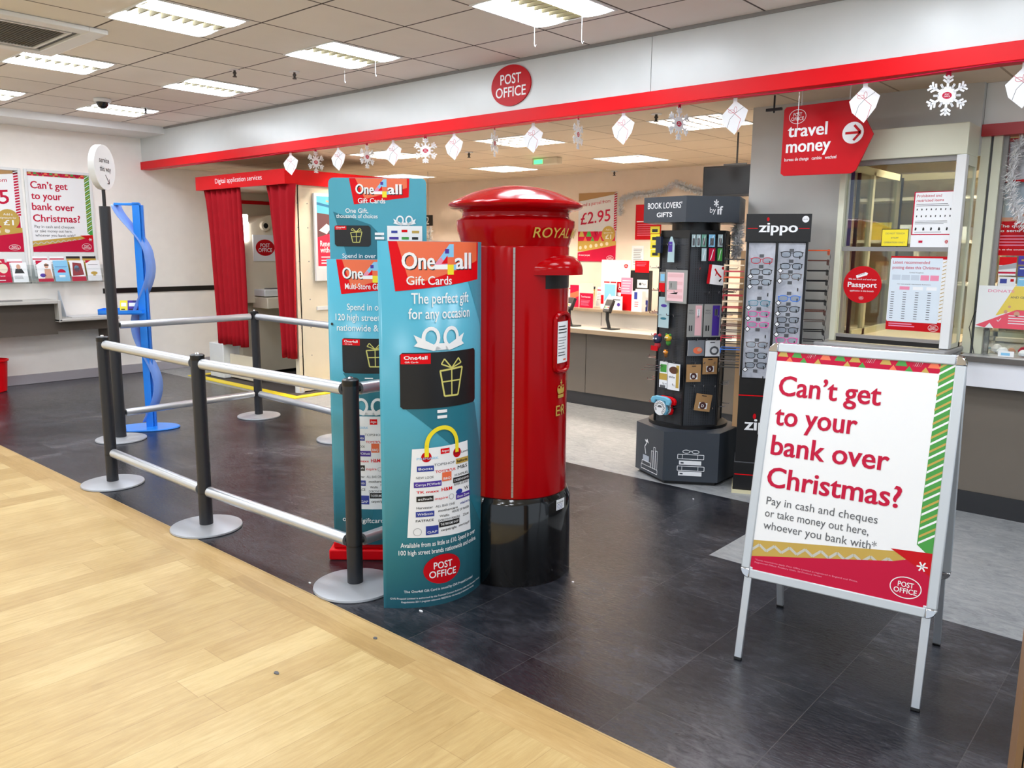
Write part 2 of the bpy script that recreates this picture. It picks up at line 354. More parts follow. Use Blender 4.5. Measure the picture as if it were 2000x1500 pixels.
for i in range(len(xs)-1):
    for j in range(len(ys)-1):
        if any(x-1e-6 <= xs[i] and xs[i+1] <= x+.6+1e-6 and y-1e-6 <= ys[j] and ys[j+1] <= y+.6+1e-6 for x, y in OL): continue
        mb.add([(xs[i], ys[j], ZO), (xs[i], ys[j+1], ZO), (xs[i+1], ys[j+1], ZO), (xs[i+1], ys[j], ZO)], [(0, 1, 2, 3)], MATS['office_ceiling_tile'])
mb.box(LW, YF+.1, ZO+.14, XR, YB, ZO+.16, dkbrown); struct('ceiling', mb)
struct('wall_left', MB().box(LW-.1, -5, 0, LW, YB, ZC, wallm))
struct('wall_back', MB().box(LW, YB, 0, XR, YB+.1, ZO, peach))
struct('wall_right', MB().box(-2.545, 5.35, 0, -1.86, 5.41, ZO, grey).box(-1.86, 5.35, 0, -1.165, 5.41, 1.0, grey).box(-1.86, 5.35, 2.1, -1.165, 5.41, ZO, grey).box(-2.545, 5.41, 0, -2.5, YB, ZO, grey))
struct('baseboard_left', MB().box(LW, -5, 0, LW+.015, YB, .11, mat('skirting_grey', (172, 168, 174), .5)), bevel=.004)
struct('trim_2', MB().box(LW, 4.085, .985, LW+.012, YB, 1.045, black))
struct('trim_3', MB().box(LW, -5, 2.82, -9.43, YF, ZC, white))
mb = MB(); mb.box(LW, YF, 2.54, -2.922, YF+.1, ZC, fasc).box(-2.918, YF, 2.54, XR, YF+.1, ZC, fasc); struct('wall_fascia', mb)
struct('trim_4', MB().box(LW, YF-.02, 2.455, XR, YF+.1, 2.545, red), bevel=.003)
struct('trim_5', MB().box(LW, YF-.012, ZC-.02, XR, YF, ZC, greyrail))
struct('wall_bay', MB().box(-1.163, 5.4, 2.27, XR, 5.5, ZO, white))
struct('trim_6', MB().box(-1.163, 5.37, 2.205, XR, 5.5, 2.27, mat('deep_red', (166, 10, 20), .35)))
struct('wall_far_right', MB().box(XR, 5.5, 0, XR+.1, YB, ZO, peach))
# ceiling lights of the shop floor
def ceiling_light(x, y, w=.6):
    t = thing('ceiling_light', '', 'ceiling light', (x+.3, y+.3, ZC-.0), 0, 'recessed twin tube lights in the shop ceiling')
    m_ = MB()
    for a in ((-.3, -.3, -.285, .3), (.285, -.3, .3, .3), (-.285, -.3, .285, -.288), (-.285, .288, .285, .3)): m_.box(a[0], a[1], -.006, a[2], a[3], .1, white)
    m_.ob('frame', t)
    for s in (-1, 1):      # bowed diffusers over the tubes
        pr = [(s*.175+.105*math.cos(a), -.012*math.sin(a)) for a in [PI*k/8 for k in range(9)]]
        vs = [(px, yy, pz) for yy in (-.285, .285) for px, pz in pr]; n = 9
        MB().add(vs, [(i, i+n, i+n+1, i+1) for i in range(n-1)], tube).ob('diffuser', t)
    m_ = MB(); lv = mat('louvre_cream', (120, 112, 84), .6)
    for k in range(9): yy = -.27+k*.0675; m_.box(-.068, yy-.005, -.004, .068, yy+.005, .05, lv)
    m_.box(-.285, -.285, .05, .285, .285, .055, lv); m_.ob('louvre', t)
    return t
first = None; lampn = {(-5.245, 2.26): 'twin tube ceiling light just right of the air vent, second row from the fascia', (-7.09, 2.26): 'twin tube ceiling light below the left part of the air vent',
 (-8.935, 2.26): 'twin tube ceiling light cut by the left edge of the photo', (-5.245, 3.484): 'twin tube ceiling light by the fascia with two hooks hanging',
 (-7.09, 3.484): 'ceiling light showing one undivided white panel', (-8.935, 3.484): 'twin tube ceiling light under the dome camera near the far corner', (-3.4, 3.484): 'big twin tube ceiling light at the top edge with long white strings hanging'}
for x in LX:
    for y in LY:
        if first is None: first = t = ceiling_light(x, y)
        else: t = dup(first, (x+.3, y+.3, ZC))
        key = [v for (a, b), v in lampn.items() if abs(a-x) < .01 and abs(b-y) < .01]
        t['label'] = key[0] if key else 'twin tube ceiling light out of the photo above the wooden floor'
# office louvre lights
def louvre_light(x, y):
    t = thing('louvre_light', '', 'ceiling light', (x+.3, y+.3, ZO), 0, 'silver louvre lights in the office ceiling')
    m_ = MB()
    for a in ((-.3, -.3, -.285, .3), (.285, -.3, .3, .3), (-.285, -.3, .285, -.288), (-.285, .288, .285, .3)): m_.box(a[0], a[1], -.005, a[2], a[3], .13, white)
    m_.box(-.285, -.285, .12, .285, .285, .13, white); m_.ob('frame', t)
    m_ = MB()
    for k in range(1, 5):
        c = -.285+k*.114
        for ax in (0, 1):
            tri = [(c-.012, .0), (c+.012, .0), (c+.002, .05), (c-.002, .05)]
            if ax: vs = [(px, yy, pz) for yy in (-.285, .285) for px, pz in tri]
            else: vs = [(yy, px, pz) for yy in (-.285, .285) for px, pz in tri]
            m_.add(vs, [(0, 1, 5, 4), (1, 2, 6, 5), (2, 3, 7, 6), (3, 0, 4, 7)], silver)
    m_.ob('louvre', t)
    m_ = MB()
    for c in (-.214, -.0712, .0712, .214): m_.tube([(-.27, c, .1), (.27, c, .1)], .013, btube, 8)
    m_.ob('tube', t); return t
labs = ['silver louvre light beside the grey column, behind two hanging paper parcels', 'silver louvre light above the gift card stands, behind the paper snowflakes', 'silver louvre light above the photo booth canopy', 'silver louvre light far back, above the parcel price poster', 'silver louvre light far back, above the tall gift card header', 'louvre light hidden behind the column', 'louvre light above the back of the photo booth', 'unseen louvre light added inside the secure hatch office']
fl = None
for (x, y), lb in zip(OL, labs):
    if fl is None: fl = t = louvre_light(x, y)
    else: t = dup(fl, (x+.3, y+.3, ZO))
    t['label'] = lb
# air conditioning cassette
t = thing('air_vent', 'white ceiling air conditioning cassette with a dark centre grille', 'air vent', (-6.02, 1.93, ZC))
m_ = MB()
def frame(m_, a, b, z0, z1, mt, cx=0, cy=0):
    m_.box(cx-a, cy-a, z0, cx+a, cy-b, z1, mt).box(cx-a, cy+b, z0, cx+a, cy+a, z1, mt).box(cx-a, cy-b, z0, cx-b, cy+b, z1, mt).box(cx+b, cy-b, z0, cx+a, cy+b, z1, mt)
frame(m_, .475, .36, -.03, -.001, white); m_.ob('frame', t, bevel=.006)
m_ = MB(); frame(m_, .36, .29, -.012, -.001, black); m_.ob('air_slot', t)
m_ = MB(); frame(m_, .315, .295, -.026, -.013, white); m_.ob('inner_trim', t)
m_ = MB().box(-.29, -.29, -.02, .29, .29, -.002, mat('vent_grille', (70, 68, 62), .7))
for k in range(28): m_.box(-.285, -.28+k*.02, -.024, .285, -.272+k*.02, -.02, mat('vent_slat', (92, 90, 82), .6))
m_.ob('grille', t)
# dome camera, sprinklers, hooks
p = at(200, 199, 2, ZC-.03)
t = thing('security_camera', 'white dome security camera with a smoked lower dome on the ceiling', 'camera', (p.x, p.y, ZC))
MB().cyl(0, 0, -.035, -.001, .075, white).ob('housing', t, bevel=.008)
MB().lathe([(.055, -.035), (.05, -.06), (.035, -.08), (.015, -.09), (0, -.092)], mat('smoked_dome', (30, 30, 34), .1)).ob('dome', t)
sp = None
for x, y, z, lb in ((575, 140, ZC, 'ceiling sprinkler between the fascia and the big twin light'), (284, 210, ZC, 'ceiling sprinkler beside the light under the dome camera'), (458, 136, ZC, 'small ceiling sprinkler on the grid line above the flat light panel'),
                    (1282, 222, ZO, 'office sprinkler between two paper parcels by the louvre light'), (916, 297, ZO, 'office sprinkler behind the large paper snowflake'), (1200, 334, ZO, 'office sprinkler near the far wall above the tinsel'), (853, 360, ZO, 'office sprinkler just above the letter box top'), (1553, 0, 0, '')):
    if not z: continue
    p = at(x, y, 2, z)
    if sp is None:
        t = sp = thing('ceiling_sprinkler', lb, 'sprinkler', (p.x, p.y, z), 0, 'sprinkler heads in the ceilings')
        MB().cyl(0, 0, -.006, -.001, .04, white).ob('rosette', t)
        MB().cyl(0, 0, -.05, -.006, .009, dkbrown, n=10).cyl(0, 0, -.055, -.05, .017, dkbrown, n=10).cyl(0, 0, -.03, -.02, .014, dkbrown, n=10).ob('sprinkler_head', t)
    else: dup(sp, (p.x, p.y, z), 0, lb)
for x, y, l, lb in ((1044, 51, .12, 'left white string hanging from the big ceiling light'), (1137, 28, .16, 'right white string hanging from the big ceiling light'), (673, 138, .09, 'left white hook hanging from the light near the fascia'), (733, 118, .11, 'right white hook hanging from the light near the fascia')):
    p = at(x, y, 2, ZC-.01)
    single('hanging_hook', MB().tube([(p.x, p.y, ZC-.007), (p.x, p.y, ZC-l), (p.x+.008, p.y, ZC-l-.012), (p.x+.015, p.y, ZC-l)], .0013, white, 6), lb, 'hook', 'white hooks hanging from the ceiling lights')
p = at(1068, 318, 2, ZO-.05)
t = thing('exit_light', 'slim emergency exit light with a green glow on the office ceiling', 'exit light', (p.x, p.y, ZO), 0)
MB().box(-.17, -.05, -.07, .17, .05, -.001, cream).ob('casing', t, bevel=.008)
MB().box(-.13, -.056, -.06, -.02, -.05, -.02, mat('green_glow', (60, 230, 110), emit=2.5)).ob('green_lamp', t)
# fascia roundel
mb = MB(); M = xf(-4.1, YF-.001, 2.724); mb.plate([(.19*math.cos(k*PI/24), .143*math.sin(k*PI/24)) for k in range(48)], -.012, 0, sred, M)
a = Art(.0125); a.text('POST', 0, .012, .1, pw, .6, .2, 'c').text('OFFICE', 0, -.078, .1, pw, .6, .29, 'c'); mb.art(a, M)
single('logo_sign', mb, 'round red sign with white lettering on the white fascia', 'sign')
# ================================================================== PILLAR BOX
PBC = (-2.524, 2.897)
view_a = math.atan2(-PBC[1], -PBC[0])    # direction from box to camera
t = thing('pillar_box', 'glossy red cast iron letter box with a black base and domed cap', 'letter box', (PBC[0], PBC[1], 0))
MB().lathe([(0, 0), (.279, 0), (.282, .01), (.28, .2), (.276, .385), (.268, .4), (.262, .415), (.25, .42), (0, .42)], pbblack, n=72).ob('base', t)
MB().lathe([(.255, .405), (.256, .42), (.2535, .6), (.252, 1.2), (.2515, 1.555), (.25, 1.562), (0, 1.563)], pbred, n=96).ob('body', t)
MB().lathe([(.246, 1.556), (.25, 1.566), (.254, 1.575), (.27, 1.63), (.275, 1.66), (.274, 1.676), (.262, 1.684), (.25, 1.69), (.247, 1.7), (.249, 1.712), (.262, 1.722), (.28, 1.727)], pbred, n=96).ob('neck_band', t)
MB().lathe([(.25, 1.722), (.28, 1.724), (.3, 1.73), (.309, 1.738), (.312, 1.747), (.307, 1.755), (.29, 1.763), (.262, 1.776), (.2, 1.803), (.13, 1.823), (.06, 1.833), (0, 1.835)], pbred, n=96).ob('cap', t)
front_a = view_a+R(61)     # where the slot faces
def onbox(r, a0):          # wraps artwork round the box, u measured along the arc from angle a0
    return lambda u, v, h: ((r+h)*math.cos(a0+u/r), (r+h)*math.sin(a0+u/r), v)
seam_a = view_a-R(1)
mb = MB(); M = xf(rz=seam_a)
for k in range(46): z = .425+k*.0246; mb.box(.2515, -.0045, z, .2575, .0045, z+.0235, mat('steel_hinge', (170, 168, 166), .35, .6), M)
mb.ob('hinge_strip', t)
a = Art(.004); a.text('ROYAL MAIL', -.022, 1.6, .062, gold, .3, .37, 'c', sh=.12); mb = MB()
mb.art(a, fn=lambda u, v, h: ((.258+(v-1.575)*.29+h+.0015)*math.cos(front_a+u/.265), (.258+(v-1.575)*.29+h+.0015)*math.sin(front_a+u/.265), v)); mb.ob('raised_lettering', t)
M = xf(rz=front_a-PI/2+PI)   # local -y faces outward
M = xf(rz=front_a+PI/2)
# hood over the slot
mb = MB(); vs = []; nu, nv = 20, 8
for j in range(nv+1):
    for i in range(nu+1):
        a_ = -1+2*i/nu; el = j/nv; wv = .17*math.sqrt(max(0, 1-el**2.2))
        x = a_*wv; prot = .085*math.sqrt(max(0, 1-a_*a_))*math.sqrt(max(0, 1-el**2))
        y = -math.sqrt(max(.01, .2515**2-x*x))-prot+.003; vs.append((x, y, 1.452+.075*el))
fs = [(j*(nu+1)+i, j*(nu+1)+i+1, (j+1)*(nu+1)+i+1, (j+1)*(nu+1)+i) for j in range(nv) for i in range(nu)]
mb.add(vs, fs, pbred, M)
lo = [(a_[0], a_[1], 1.437) for a_ in vs[:nu+1]]; inn = [(x*.86, -math.sqrt(.2515**2-(x*.86)**2)+.002, 1.437) for x, y, z in vs[:nu+1]]
mb.add(vs[:nu+1]+lo+inn, [(i, nu+1+i, nu+2+i, i+1) for i in range(nu)]+[(nu+1+i, 2*nu+2+i, 2*nu+3+i, nu+2+i) for i in range(nu)], pbred, M)
mb.ob('slot_hood', t)
a = Art(.0008); a.grid(-.125, 1.375, .125, 1.44, pk, 20); a.up(); a.ring(0, 1.4, 0, 0, 0, pk, 1)
mb = MB(); mb.art(a, fn=onbox(.2515, front_a), step=.012); mb.ob('letter_slot', t)
mb = MB(); a = Art(.001); a.grid(-.052, 1.035, .052, 1.225, pw, 8); a.up()
a.lines(-.045, 1.2, .04, 3, .014, .005, pk, 1).lines(-.045, 1.15, .03, 5, .013, .003, pgrey, 2).lines(-.045, 1.08, .03, 2, .012, .005, pgrey, 3).rect(.0, 1.045, .03, 1.052, orange)
mb.art(a, fn=onbox(.257, front_a), step=.012); mb.ob('collection_notice', t)
mb = MB(); f_ = onbox(.2565, front_a); path = []
for k in range(9): aa = PI*k/8; path.append((.068*math.cos(aa), 1.235+.028*math.sin(aa)))
path += [(-.068, 1.02)]+[(-.068*math.cos(PI*k/8), 1.015-.02*math.sin(PI*k/8)) for k in range(1, 8)]+[(.068, 1.02), (.068, 1.235)]
mb.tube([f_(u, v, 0) for u, v in path], .011, pbred, 8); mb.ob('notice_frame', t)
mb = MB(); a = Art(.003)
for dx in (-.018, 0, .018): a.ell(dx, .905, .011, .013, gold, 12)
a.poly([(-.028, .925), (-.024, .892), (.024, .892), (.028, .925), (.014, .906), (0, .93), (-.014, .906)], gold).rect(-.026, .872, .026, .888, gold).rect(-.0025, .93, .0025, .956, gold).rect(-.009, .94, .009, .945, gold)
a.ring(-.018, .912, .014, .02, .004, gold, 14).ring(.018, .912, .014, .02, .004, gold, 14)
a.text('E', -.04, .79, .07, gold, .2, .032).text('R', .006, .79, .07, gold, .2, .034).text('II', 0, .805, .035, gold, .2, .012, 'c'); mb.art(a, fn=onbox(.254, front_a-R(3)), step=.012); mb.ob('royal_cypher', t)
mb = MB(); a = Art(.001); a.grid(-.033, .345, .033, .395, pw, 4); a.up(); a.text('notice', -.028, .377, .012, pk, .4, .05); a.lines(-.028, .37, .028, 4, .007, .002, blue, 4); mb.art(a, fn=onbox(.279, front_a-R(8)), step=.012); mb.ob('paper_sticker', t)
# ================================================================== GIFT CARD STANDS
def wordmark(a, x, y, w, s=1.0, sub='Gift Cards', slope=.0):   # One4all lettering
    a.text('One', x+.004*s, y-.004*s, w*.30, pk, 1.6, w*.40, slope=slope).text('all', x+w*.70+.004*s, y+slope*w*.7-.004*s, w*.30, pk, 1.6, w*.30, slope=slope); a.up()
    a.text('One', x, y, w*.30, pw, 1.4, w*.40, slope=slope).text('all', x+w*.70, y+slope*w*.7, w*.30, pw, 1.4, w*.30, slope=slope)
    fx, fy = x+w*.40, y-w*.03; k = w*.3
    a.poly([(fx, fy+k*.28), (fx+k*.72, fy+k*1.15), (fx+k*.95, fy+k*1.15), (fx+k*.95, fy+k*.28)], lblue); a.up()
    a.poly([(fx, fy+k*.28), (fx+k*.3, fy+k*.6), (fx+k*.55, fy+k*.28)], pink).rect(fx+k*.62, fy+k*.28, fx+k*.95, fy+k*.6, orange).rect(fx+k*.5, fy+k*.75, fx+k*.7, fy+k*.95, purple)
    a.poly([(fx, fy+k*.28), (fx, fy+k*.08), (fx+k*.62, fy+k*.08), (fx+k*.62, fy+k*.28)], pw).rect(fx+k*.62, fy-k*.15, fx+k*.95, fy+k*.28, yellow).rect(fx+k*.95, fy+k*.06, fx+k*1.08, fy+k*.28, lblue); a.up()
    a.poly([(fx+k*.32, fy+k*.32), (fx+k*.62, fy+k*.68), (fx+k*.62, fy+k*.32)], red); a.up()
    if sub: a.text(sub, x+w*.05, y-w*.2, w*.155, pw, .6, w*.6 if sub == 'Gift Cards' else w*.95, slope=slope)
def banner(a, x0, x1, yt, y0, y1):     # slanted orange and red header patch
    a.bpoly([(x0, yt), (x1, yt), (x1-.004, y1), (x0+.022, y0)], red, 8); a.up()
    a.bpoly([(x0+.03, yt), (x1-.012, yt), (x1-.012, y1+(yt-y1)*.5), (x0+.075, y0+.025)], orange, 8); a.up()
def ribbon_bow(a, cx, cy, w):          # white bow with two loops and two tails
    for s in (-1, 1):
        a.ring(cx+s*w*.2, cy+w*.2, w*.17, w*.2, w*.065, pw, 20)
        a.poly([(cx, cy), (cx+s*w*.5, cy+w*.26), (cx+s*w*.44, cy+w*.12), (cx+s*w*.5, cy+w*.06), (cx+s*w*.16, cy-w*.03)], pw)
    a.poly([(cx-w*.14, cy-w*.02), (cx-w*.06, cy+w*.1), (cx+w*.06, cy+w*.1), (cx+w*.14, cy-w*.02)], pw)
def giftcard(a, x0, y0, x1, y1):
    w, h = x1-x0, y1-y0
    a.bpoly([(x0+.01, y0), (x1-.01, y0), (x1, y0+.01), (x1, y1-.01), (x1-.01, y1), (x0+.01, y1), (x0, y1-.01), (x0, y0+.01)], pk, 8); a.up()
    a.rect(x0+.01*w, y1-.2*h, x0+.33*w, y1-.02*h, red); a.up(); a.text('One4all', x0+.04*w, y1-.12*h, .09*h, pw, 1, .25*w).text('Gift Cards', x0+.05*w, y1-.18*h, .04*h, pw, .5, .14*w)
    g = mat('card_gold', (206, 200, 110), .4); cx = x0+.6*w; lw = .016*w
    a.line([(cx-.16*w, y0+.66*h), (cx+.16*w, y0+.7*h), (cx+.09*w, y0+.2*h), (cx-.1*w, y0+.2*h), (cx-.155*w, y0+.66*h)], lw*1.3, g)
    a.line([(cx, y0+.68*h), (cx, y0+.2*h)], lw, g).line([(cx-.13*w, y0+.46*h), (cx+.12*w, y0+.47*h)], lw, g)
    for s in (-1, 1): a.line([(cx, y0+.7*h), (cx+s*.1*w, y0+.87*h), (cx+s*.14*w, y0+.78*h), (cx, y0+.7*h)], lw, g)
BR = [('PRIMARK', .13, .88, .30, lblue, 0, None), ('John Lewis', .67, .90, .28, pk, 0, None), ('TOPSHOP', .36, .80, .33, pgrey, 0, None), ('halfords', .73, .80, .20, pk, 1, gold), ('Boots', .15, .765, .19, pw, .8, blue), ('TOYS"R"US', .38, .72, .32, red, .8, None), ('M&S', .74, .72, .19, pk, 0, None),
 ('NEW LOOK', .12, .665, .24, pgrey, 0, None), ('B&Q', .50, .63, .11, pw, .8, orange), ('H.SAMUEL', .69, .645, .26, pk, 0, None), ('Currys PCWorld', .11, .585, .34, pw, .5, purple), ('DEBENHAMS', .68, .585, .28, pw, 0, pk), ('TK maxx', .12, .50, .31, red, .9, None), ('H&M', .47, .50, .17, red, .8, None), ('RIVER ISLAND', .68, .535, .27, pk, 0, None),
 ('schuh', .14, .42, .19, pw, .5, pk), ('inspire', .37, .41, .20, red, .3, None), ('W', .87, .455, .09, pk, 0, None), ('Shoe Zone', .73, .385, .24, pw, .4, purple), ('Harvester', .12, .32, .22, pk, .2, None), ('ALL BAR ONE', .38, .32, .31, pgrey, 0, None), ('mothercare', .42, .265, .32, pk, .4, None), ('claire\'s', .79, .30, .19, blue, .6, None),
 ('WHSmith', .13, .245, .21, pw, .3, blue), ('Wallis', .44, .2, .15, pk, 0, None), ('HOUSE OF FRASER', .64, .225, .33, pk, 0, None), ('FATFACE', .11, .17, .24, pk, .5, None), ('DOROTHY PERKINS', .42, .15, .36, pk, 0, None), ('Zizzi', .84, .15, .12, pk, .3, None), ('THE PERFUME SHOP', .45, .10, .3, pw, .3, pk), ('GAP', .26, .03, .14, pw, .2, blue), ('carpetright', .46, .035, .26, pk, .4, None), ('americangolf', .76, .04, .22, pk, .2, None)]
def brands(a, x0, y0, x1, y1, lo=0, hi=1):
    w, h = x1-x0, y1-y0
    for s, u, v, ww, m_, b_, bg in BR:
        if u < lo or u+ww > hi+.05: continue
        if bg: a.rect(x0+(u-.02)*w, y0+(v-.018)*h, x0+(u+ww+.02)*w, y0+(v+.045+(.04 if s in ('GAP', 'B&Q') else 0))*h, bg); a.up(2)
        a.text(s, x0+u*w, y0+v*h, .034*h*(1.7 if s in ('H&M', 'W', 'M&S') else 1.15), m_, b_, ww*w)
        if bg: a.up(-2)
    a.rect(x0+.46*w, y0+.93*h, x0+.6*w, y0+1.0*h-.004, red); a.up(2); a.text('Argos', x0+.475*w, y0+.95*h, .036*h, pw, .5, .11*w); a.up(-2)
    a.ring(x0+.63*w, y0+.42*h, .04*w, .04*w, .004*w, pk, 16).ell(x0+.77*w, y0+.455*h, .06*w, .03*h, blue, 16).ring(x0+.13*w, y0+.055*h, .055*w, .055*w, .004*w, pgrey, 16)
# front totem: bowed lens-shaped column of printed card
L0 = Vector((-2.613, 2.148, 0)); R0 = Vector((-2.481, 2.619, 0)); TW = (R0-L0).length; ang = math.atan2(R0.y-L0.y, R0.x-L0.x)
t = thing('gift_card_totem', 'front teal gift card totem with a curved face beside the letter box', 'display stand', L0, ang)
bow = lambda u, b=.10: b*(1-(2*u/TW-1)**2)
HT = 1.578
mb = MB(); n = 40
def sheet(mb, sgn, m_, h0=0, h1=HT, b=.1):
    vs = [(TW*i/n, -sgn*bow(TW*i/n, b), z) for z in (h0, h1) for i in range(n+1)]
    fs = [(i, i+1, n+2+i, n+1+i) for i in range(n)]
    if sgn < 0: fs = [f[::-1] for f in fs]
    mb.add(vs, fs, m_)
sheet(mb, 1, teal); mb.ob('front_sheet', t, solid=.002)
mb = MB(); sheet(mb, -1, teal, b=.03); mb.ob('back_sheet', t, solid=.002)
a = Art(.0022)
def cf(u, v, h): return (u, -bow(u)-h, v)
a.bpoly([(.069, 1.02), (.43, .88), (.487, .62), (.487, .3), (.40, .44), (.3, .7), (.069, .9)], teal_d, 24)
a.bpoly([(.05, 1.578), (.489, 1.578), (.489, 1.2), (.3, 1.578)], mat('teal_mid', (64, 150, 172), .3), 16); a.up()
banner(a, .034, .457, 1.577, 1.375, 1.419); wordmark(a, .079, 1.466, .32); a.up()
a.text('The perfect gift', .248, 1.325, .062, pw, .5, .272, 'c').text('for any occasion', .246, 1.262, .062, pw, .5, .29, 'c')
ribbon_bow(a, .237, 1.135, .235); giftcard(a, .067, .885, .43, 1.122)
a.rect(.214, .862, .26, .875, pw).rect(.214, .838, .26, .851, pw)
bx = [(.108, .712), (.376, .72), (.398, .306), (.086, .322)]; a.bpoly(bx, pw, 12); a.up(2)
a.ell(.165, .675, .022, .022, sred, 20).ell(.312, .678, .022, .022, sred, 20); a.up(2)
a.ring(.2385, .722, .081, .085, .018, yellow, 20, 0, PI).rect(.157, .675, .175, .724, yellow).rect(.302, .68, .32, .724, yellow)
brands(a, .085, .325, .395, .71)
a.text('Available from as little as £10. Spend in over', .245, .278, .03, pw, .5, .37, 'c').text('100 high street brands nationwide and online.', .245, .244, .03, pw, .5, .385, 'c')
a.logo(.237, .166, .09, .067, sred)
a.text('The One4all Gift Card is issued by GVS Prepaid Limited', .24, .072, .016, pw, .1, .34, 'c').text('GVS Prepaid Limited is authorised by the Financial Conduct Authority under the Electronic Money', .245, .042, .012, pw, 0, .45, 'c').text('Regulations 2011 (register reference 900230) for the issuing of electronic money', .24, .026, .012, pw, 0, .36, 'c')
mb = MB(); mb.art(a, fn=cf, step=TW/40); mb.ob('printed_artwork', t)
# rear stand: tall header card, bowed lower sheet, red foot
b0 = at(655, 1098, 2, 0); b1 = at(760, 1112, 2, 0)
B0 = Vector((-3.225, 2.33, 0)); aw = R(41)
t = thing('gift_card_stand', 'rear teal gift card stand with a tall header and a red foot', 'display stand', B0, aw)
MB().box(-.02, .0, 0, .43, .32, .055, red).box(.0, .02, .055, .41, .3, .09, red).ob('foot', t, bevel=.008)
mb = MB(); n = 32; BW = .40
bw2 = lambda u: .05*(1-(2*u/BW-1)**2)
vs = [(BW*i/n, .05-bw2(BW*i/n), z) for z in (.085, 1.495) for i in range(n+1)]; mb.add(vs, [(i, i+1, n+2+i, n+1+i) for i in range(n)], teal); mb.ob('front_sheet', t, solid=.003)
a = Art(.0025); banner(a, .05, .36, 1.494, 1.33, 1.36); wordmark(a, .08, 1.405, .25, sub='Multi-Store Gift Card'); a.up()
a.text('Spend in over', .20, 1.255, .045, pw, .4, .2, 'c').text('120 high street stores', .20, 1.205, .045, pw, .4, .32, 'c').text('nationwide & online', .2, 1.155, .045, pw, .4, .31, 'c')
giftcard(a, .07, .95, .34, 1.12); a.bpoly([(.07, .95), (.34, .95), (.39, .6), (.39, .2), (.2, .2), (.25, .7)], teal_d, 10); a.up(2)
ribbon_bow(a, .2, .75, .2); a.poly([(.09, .74), (.34, .74), (.35, .27), (.08, .27)], pw); a.up(2); brands(a, .08, .29, .34, .73); a.text('one4allgiftcard.co.uk', .2, .2, .035, pw, .4, .3, 'c').rect(.18, .925, .22, .93, pw)
a.ell(.02, 1.185, .007, .007, pk, 10)
mb = MB(); mb.art(a, fn=lambda u, v, h: (u, .05-bw2(u)-h, v), step=BW/32); mb.ob('printed_artwork', t)
mb = MB(); r_ = .025; W2 = .47; o = [(-.0, .09), (W2, .09), (W2, 1.88-r_)]+[(W2-r_+r_*math.cos(k*PI/8), 1.88-r_+r_*math.sin(k*PI/8)) for k in range(1, 5)]+[(r_-r_*math.sin(k*PI/8), 1.88-r_+r_*math.cos(k*PI/8)) for k in range(0, 5)]
mb.plate(o, .125, .131, teal); a = Art(); 
a.poly([(.02, 1.72), (.2, 1.66), (.47, 1.38), (.12, 1.38)], teal_d); a.up()
banner(a, .1, .39, 1.878, 1.755, 1.79); wordmark(a, .13, 1.805, .22); a.up()
a.text('One Gift,', .135, 1.715, .03, pw, .4, .11, 'c').text('thousands of choices', .135, 1.69, .028, pw, .4, .2, 'c'); giftcard(a, .025, 1.555, .2, 1.655)
a.rect(.22, 1.61, .265, 1.622, pw).rect(.22, 1.59, .265, 1.602, pw); ribbon_bow(a, .365, 1.66, .11); a.rect(.28, 1.53, .45, 1.655, pw); a.up(2)
for k, (u, v, ww, m_) in enumerate([(.3, 1.62, .03, blue), (.35, 1.625, .028, red), (.4, 1.62, .035, gold), (.29, 1.59, .045, purple), (.35, 1.59, .035, green), (.4, 1.59, .03, pk), (.29, 1.565, .05, blue), (.355, 1.565, .02, orange), (.39, 1.565, .045, pk), (.29, 1.545, .05, red), (.4, 1.545, .03, red)]): a.rect(u, v, u+ww, v+.012, m_)
a.text('Spend in over 60', .06, 1.5, .03, pw, .4, .2).text('brands nationwide', .06, 1.47, .03, pw, .4, .2)
mb.art(a, Matrix.Translation((0, .125, 0))); mb.ob('header_card', t)
# ================================================================== QUEUE BARRIERS
PO = {'A': (-5.383, 2.162), 'B': (-4.143, 2.15), 'C': (-2.888, 2.207), 'D': (-6.611, 2.746), 'E': (-6.62, 4.005), 'F': (-5.327, 3.956), 'G': (-2.93, 3.44)}
PL = {'A': 'far left black barrier post at the wooden floor, standing in front of the sign post', 'B': 'middle black barrier post of the row along the wooden floor', 'C': 'nearest black barrier post, beside the curved teal totem', 'D': '', 'E': 'black barrier post in front of the photo booth curtains', 'F': 'black barrier post half hidden behind the rear teal stand', 'G': 'black barrier post hidden behind the letter box'}
pf = None
for k in 'ABCEFG':
    x, y = PO[k]
    if pf is None:
        pf = t = thing('barrier_post', PL[k], 'barrier post', (x, y, 0), 0, 'black queue barrier posts on round grey bases')
        MB().lathe([(0, 0), (.188, 0), (.192, .004), (.19, .012), (.17, .018), (.04, .024), (0, .024)], base_grey, n=48).ob('base', t)
        MB().lathe([(.0365, .02), (.0365, .965)], post, n=24).lathe([(.0375, .2), (.0375, .206)], black, n=24).box(-.04, -.006, .02, -.036, .006, .96, black).ob('pole', t)
        MB().lathe([(0, .978), (.03, .976), (.038, .97), (.038, .95), (.037, .945)], black, n=24).lathe([(0, .985), (.008, .984), (.012, .978)], chrome, n=12).ob('cap', t)
    else: dup(pf, (x, y, 0), 0, PL[k])
t = thing('sign_post', 'tall black post carrying a white round service sign', 'sign post', (-6.611, 2.746, 0))
MB().lathe([(0, 0), (.188, 0), (.192, .004), (.19, .012), (.17, .018), (.04, .024), (0, .024)], base_grey, n=48).ob('base', t)
MB().cyl(0, 0, .02, 1.848, .041, post).ob('pole', t, bevel=.002)
MB().cyl(0, 0, 1.848, 2.0, .013, black).ob('rod', t)
M = xf(0, 0, 2.14, R(41)+R(90))
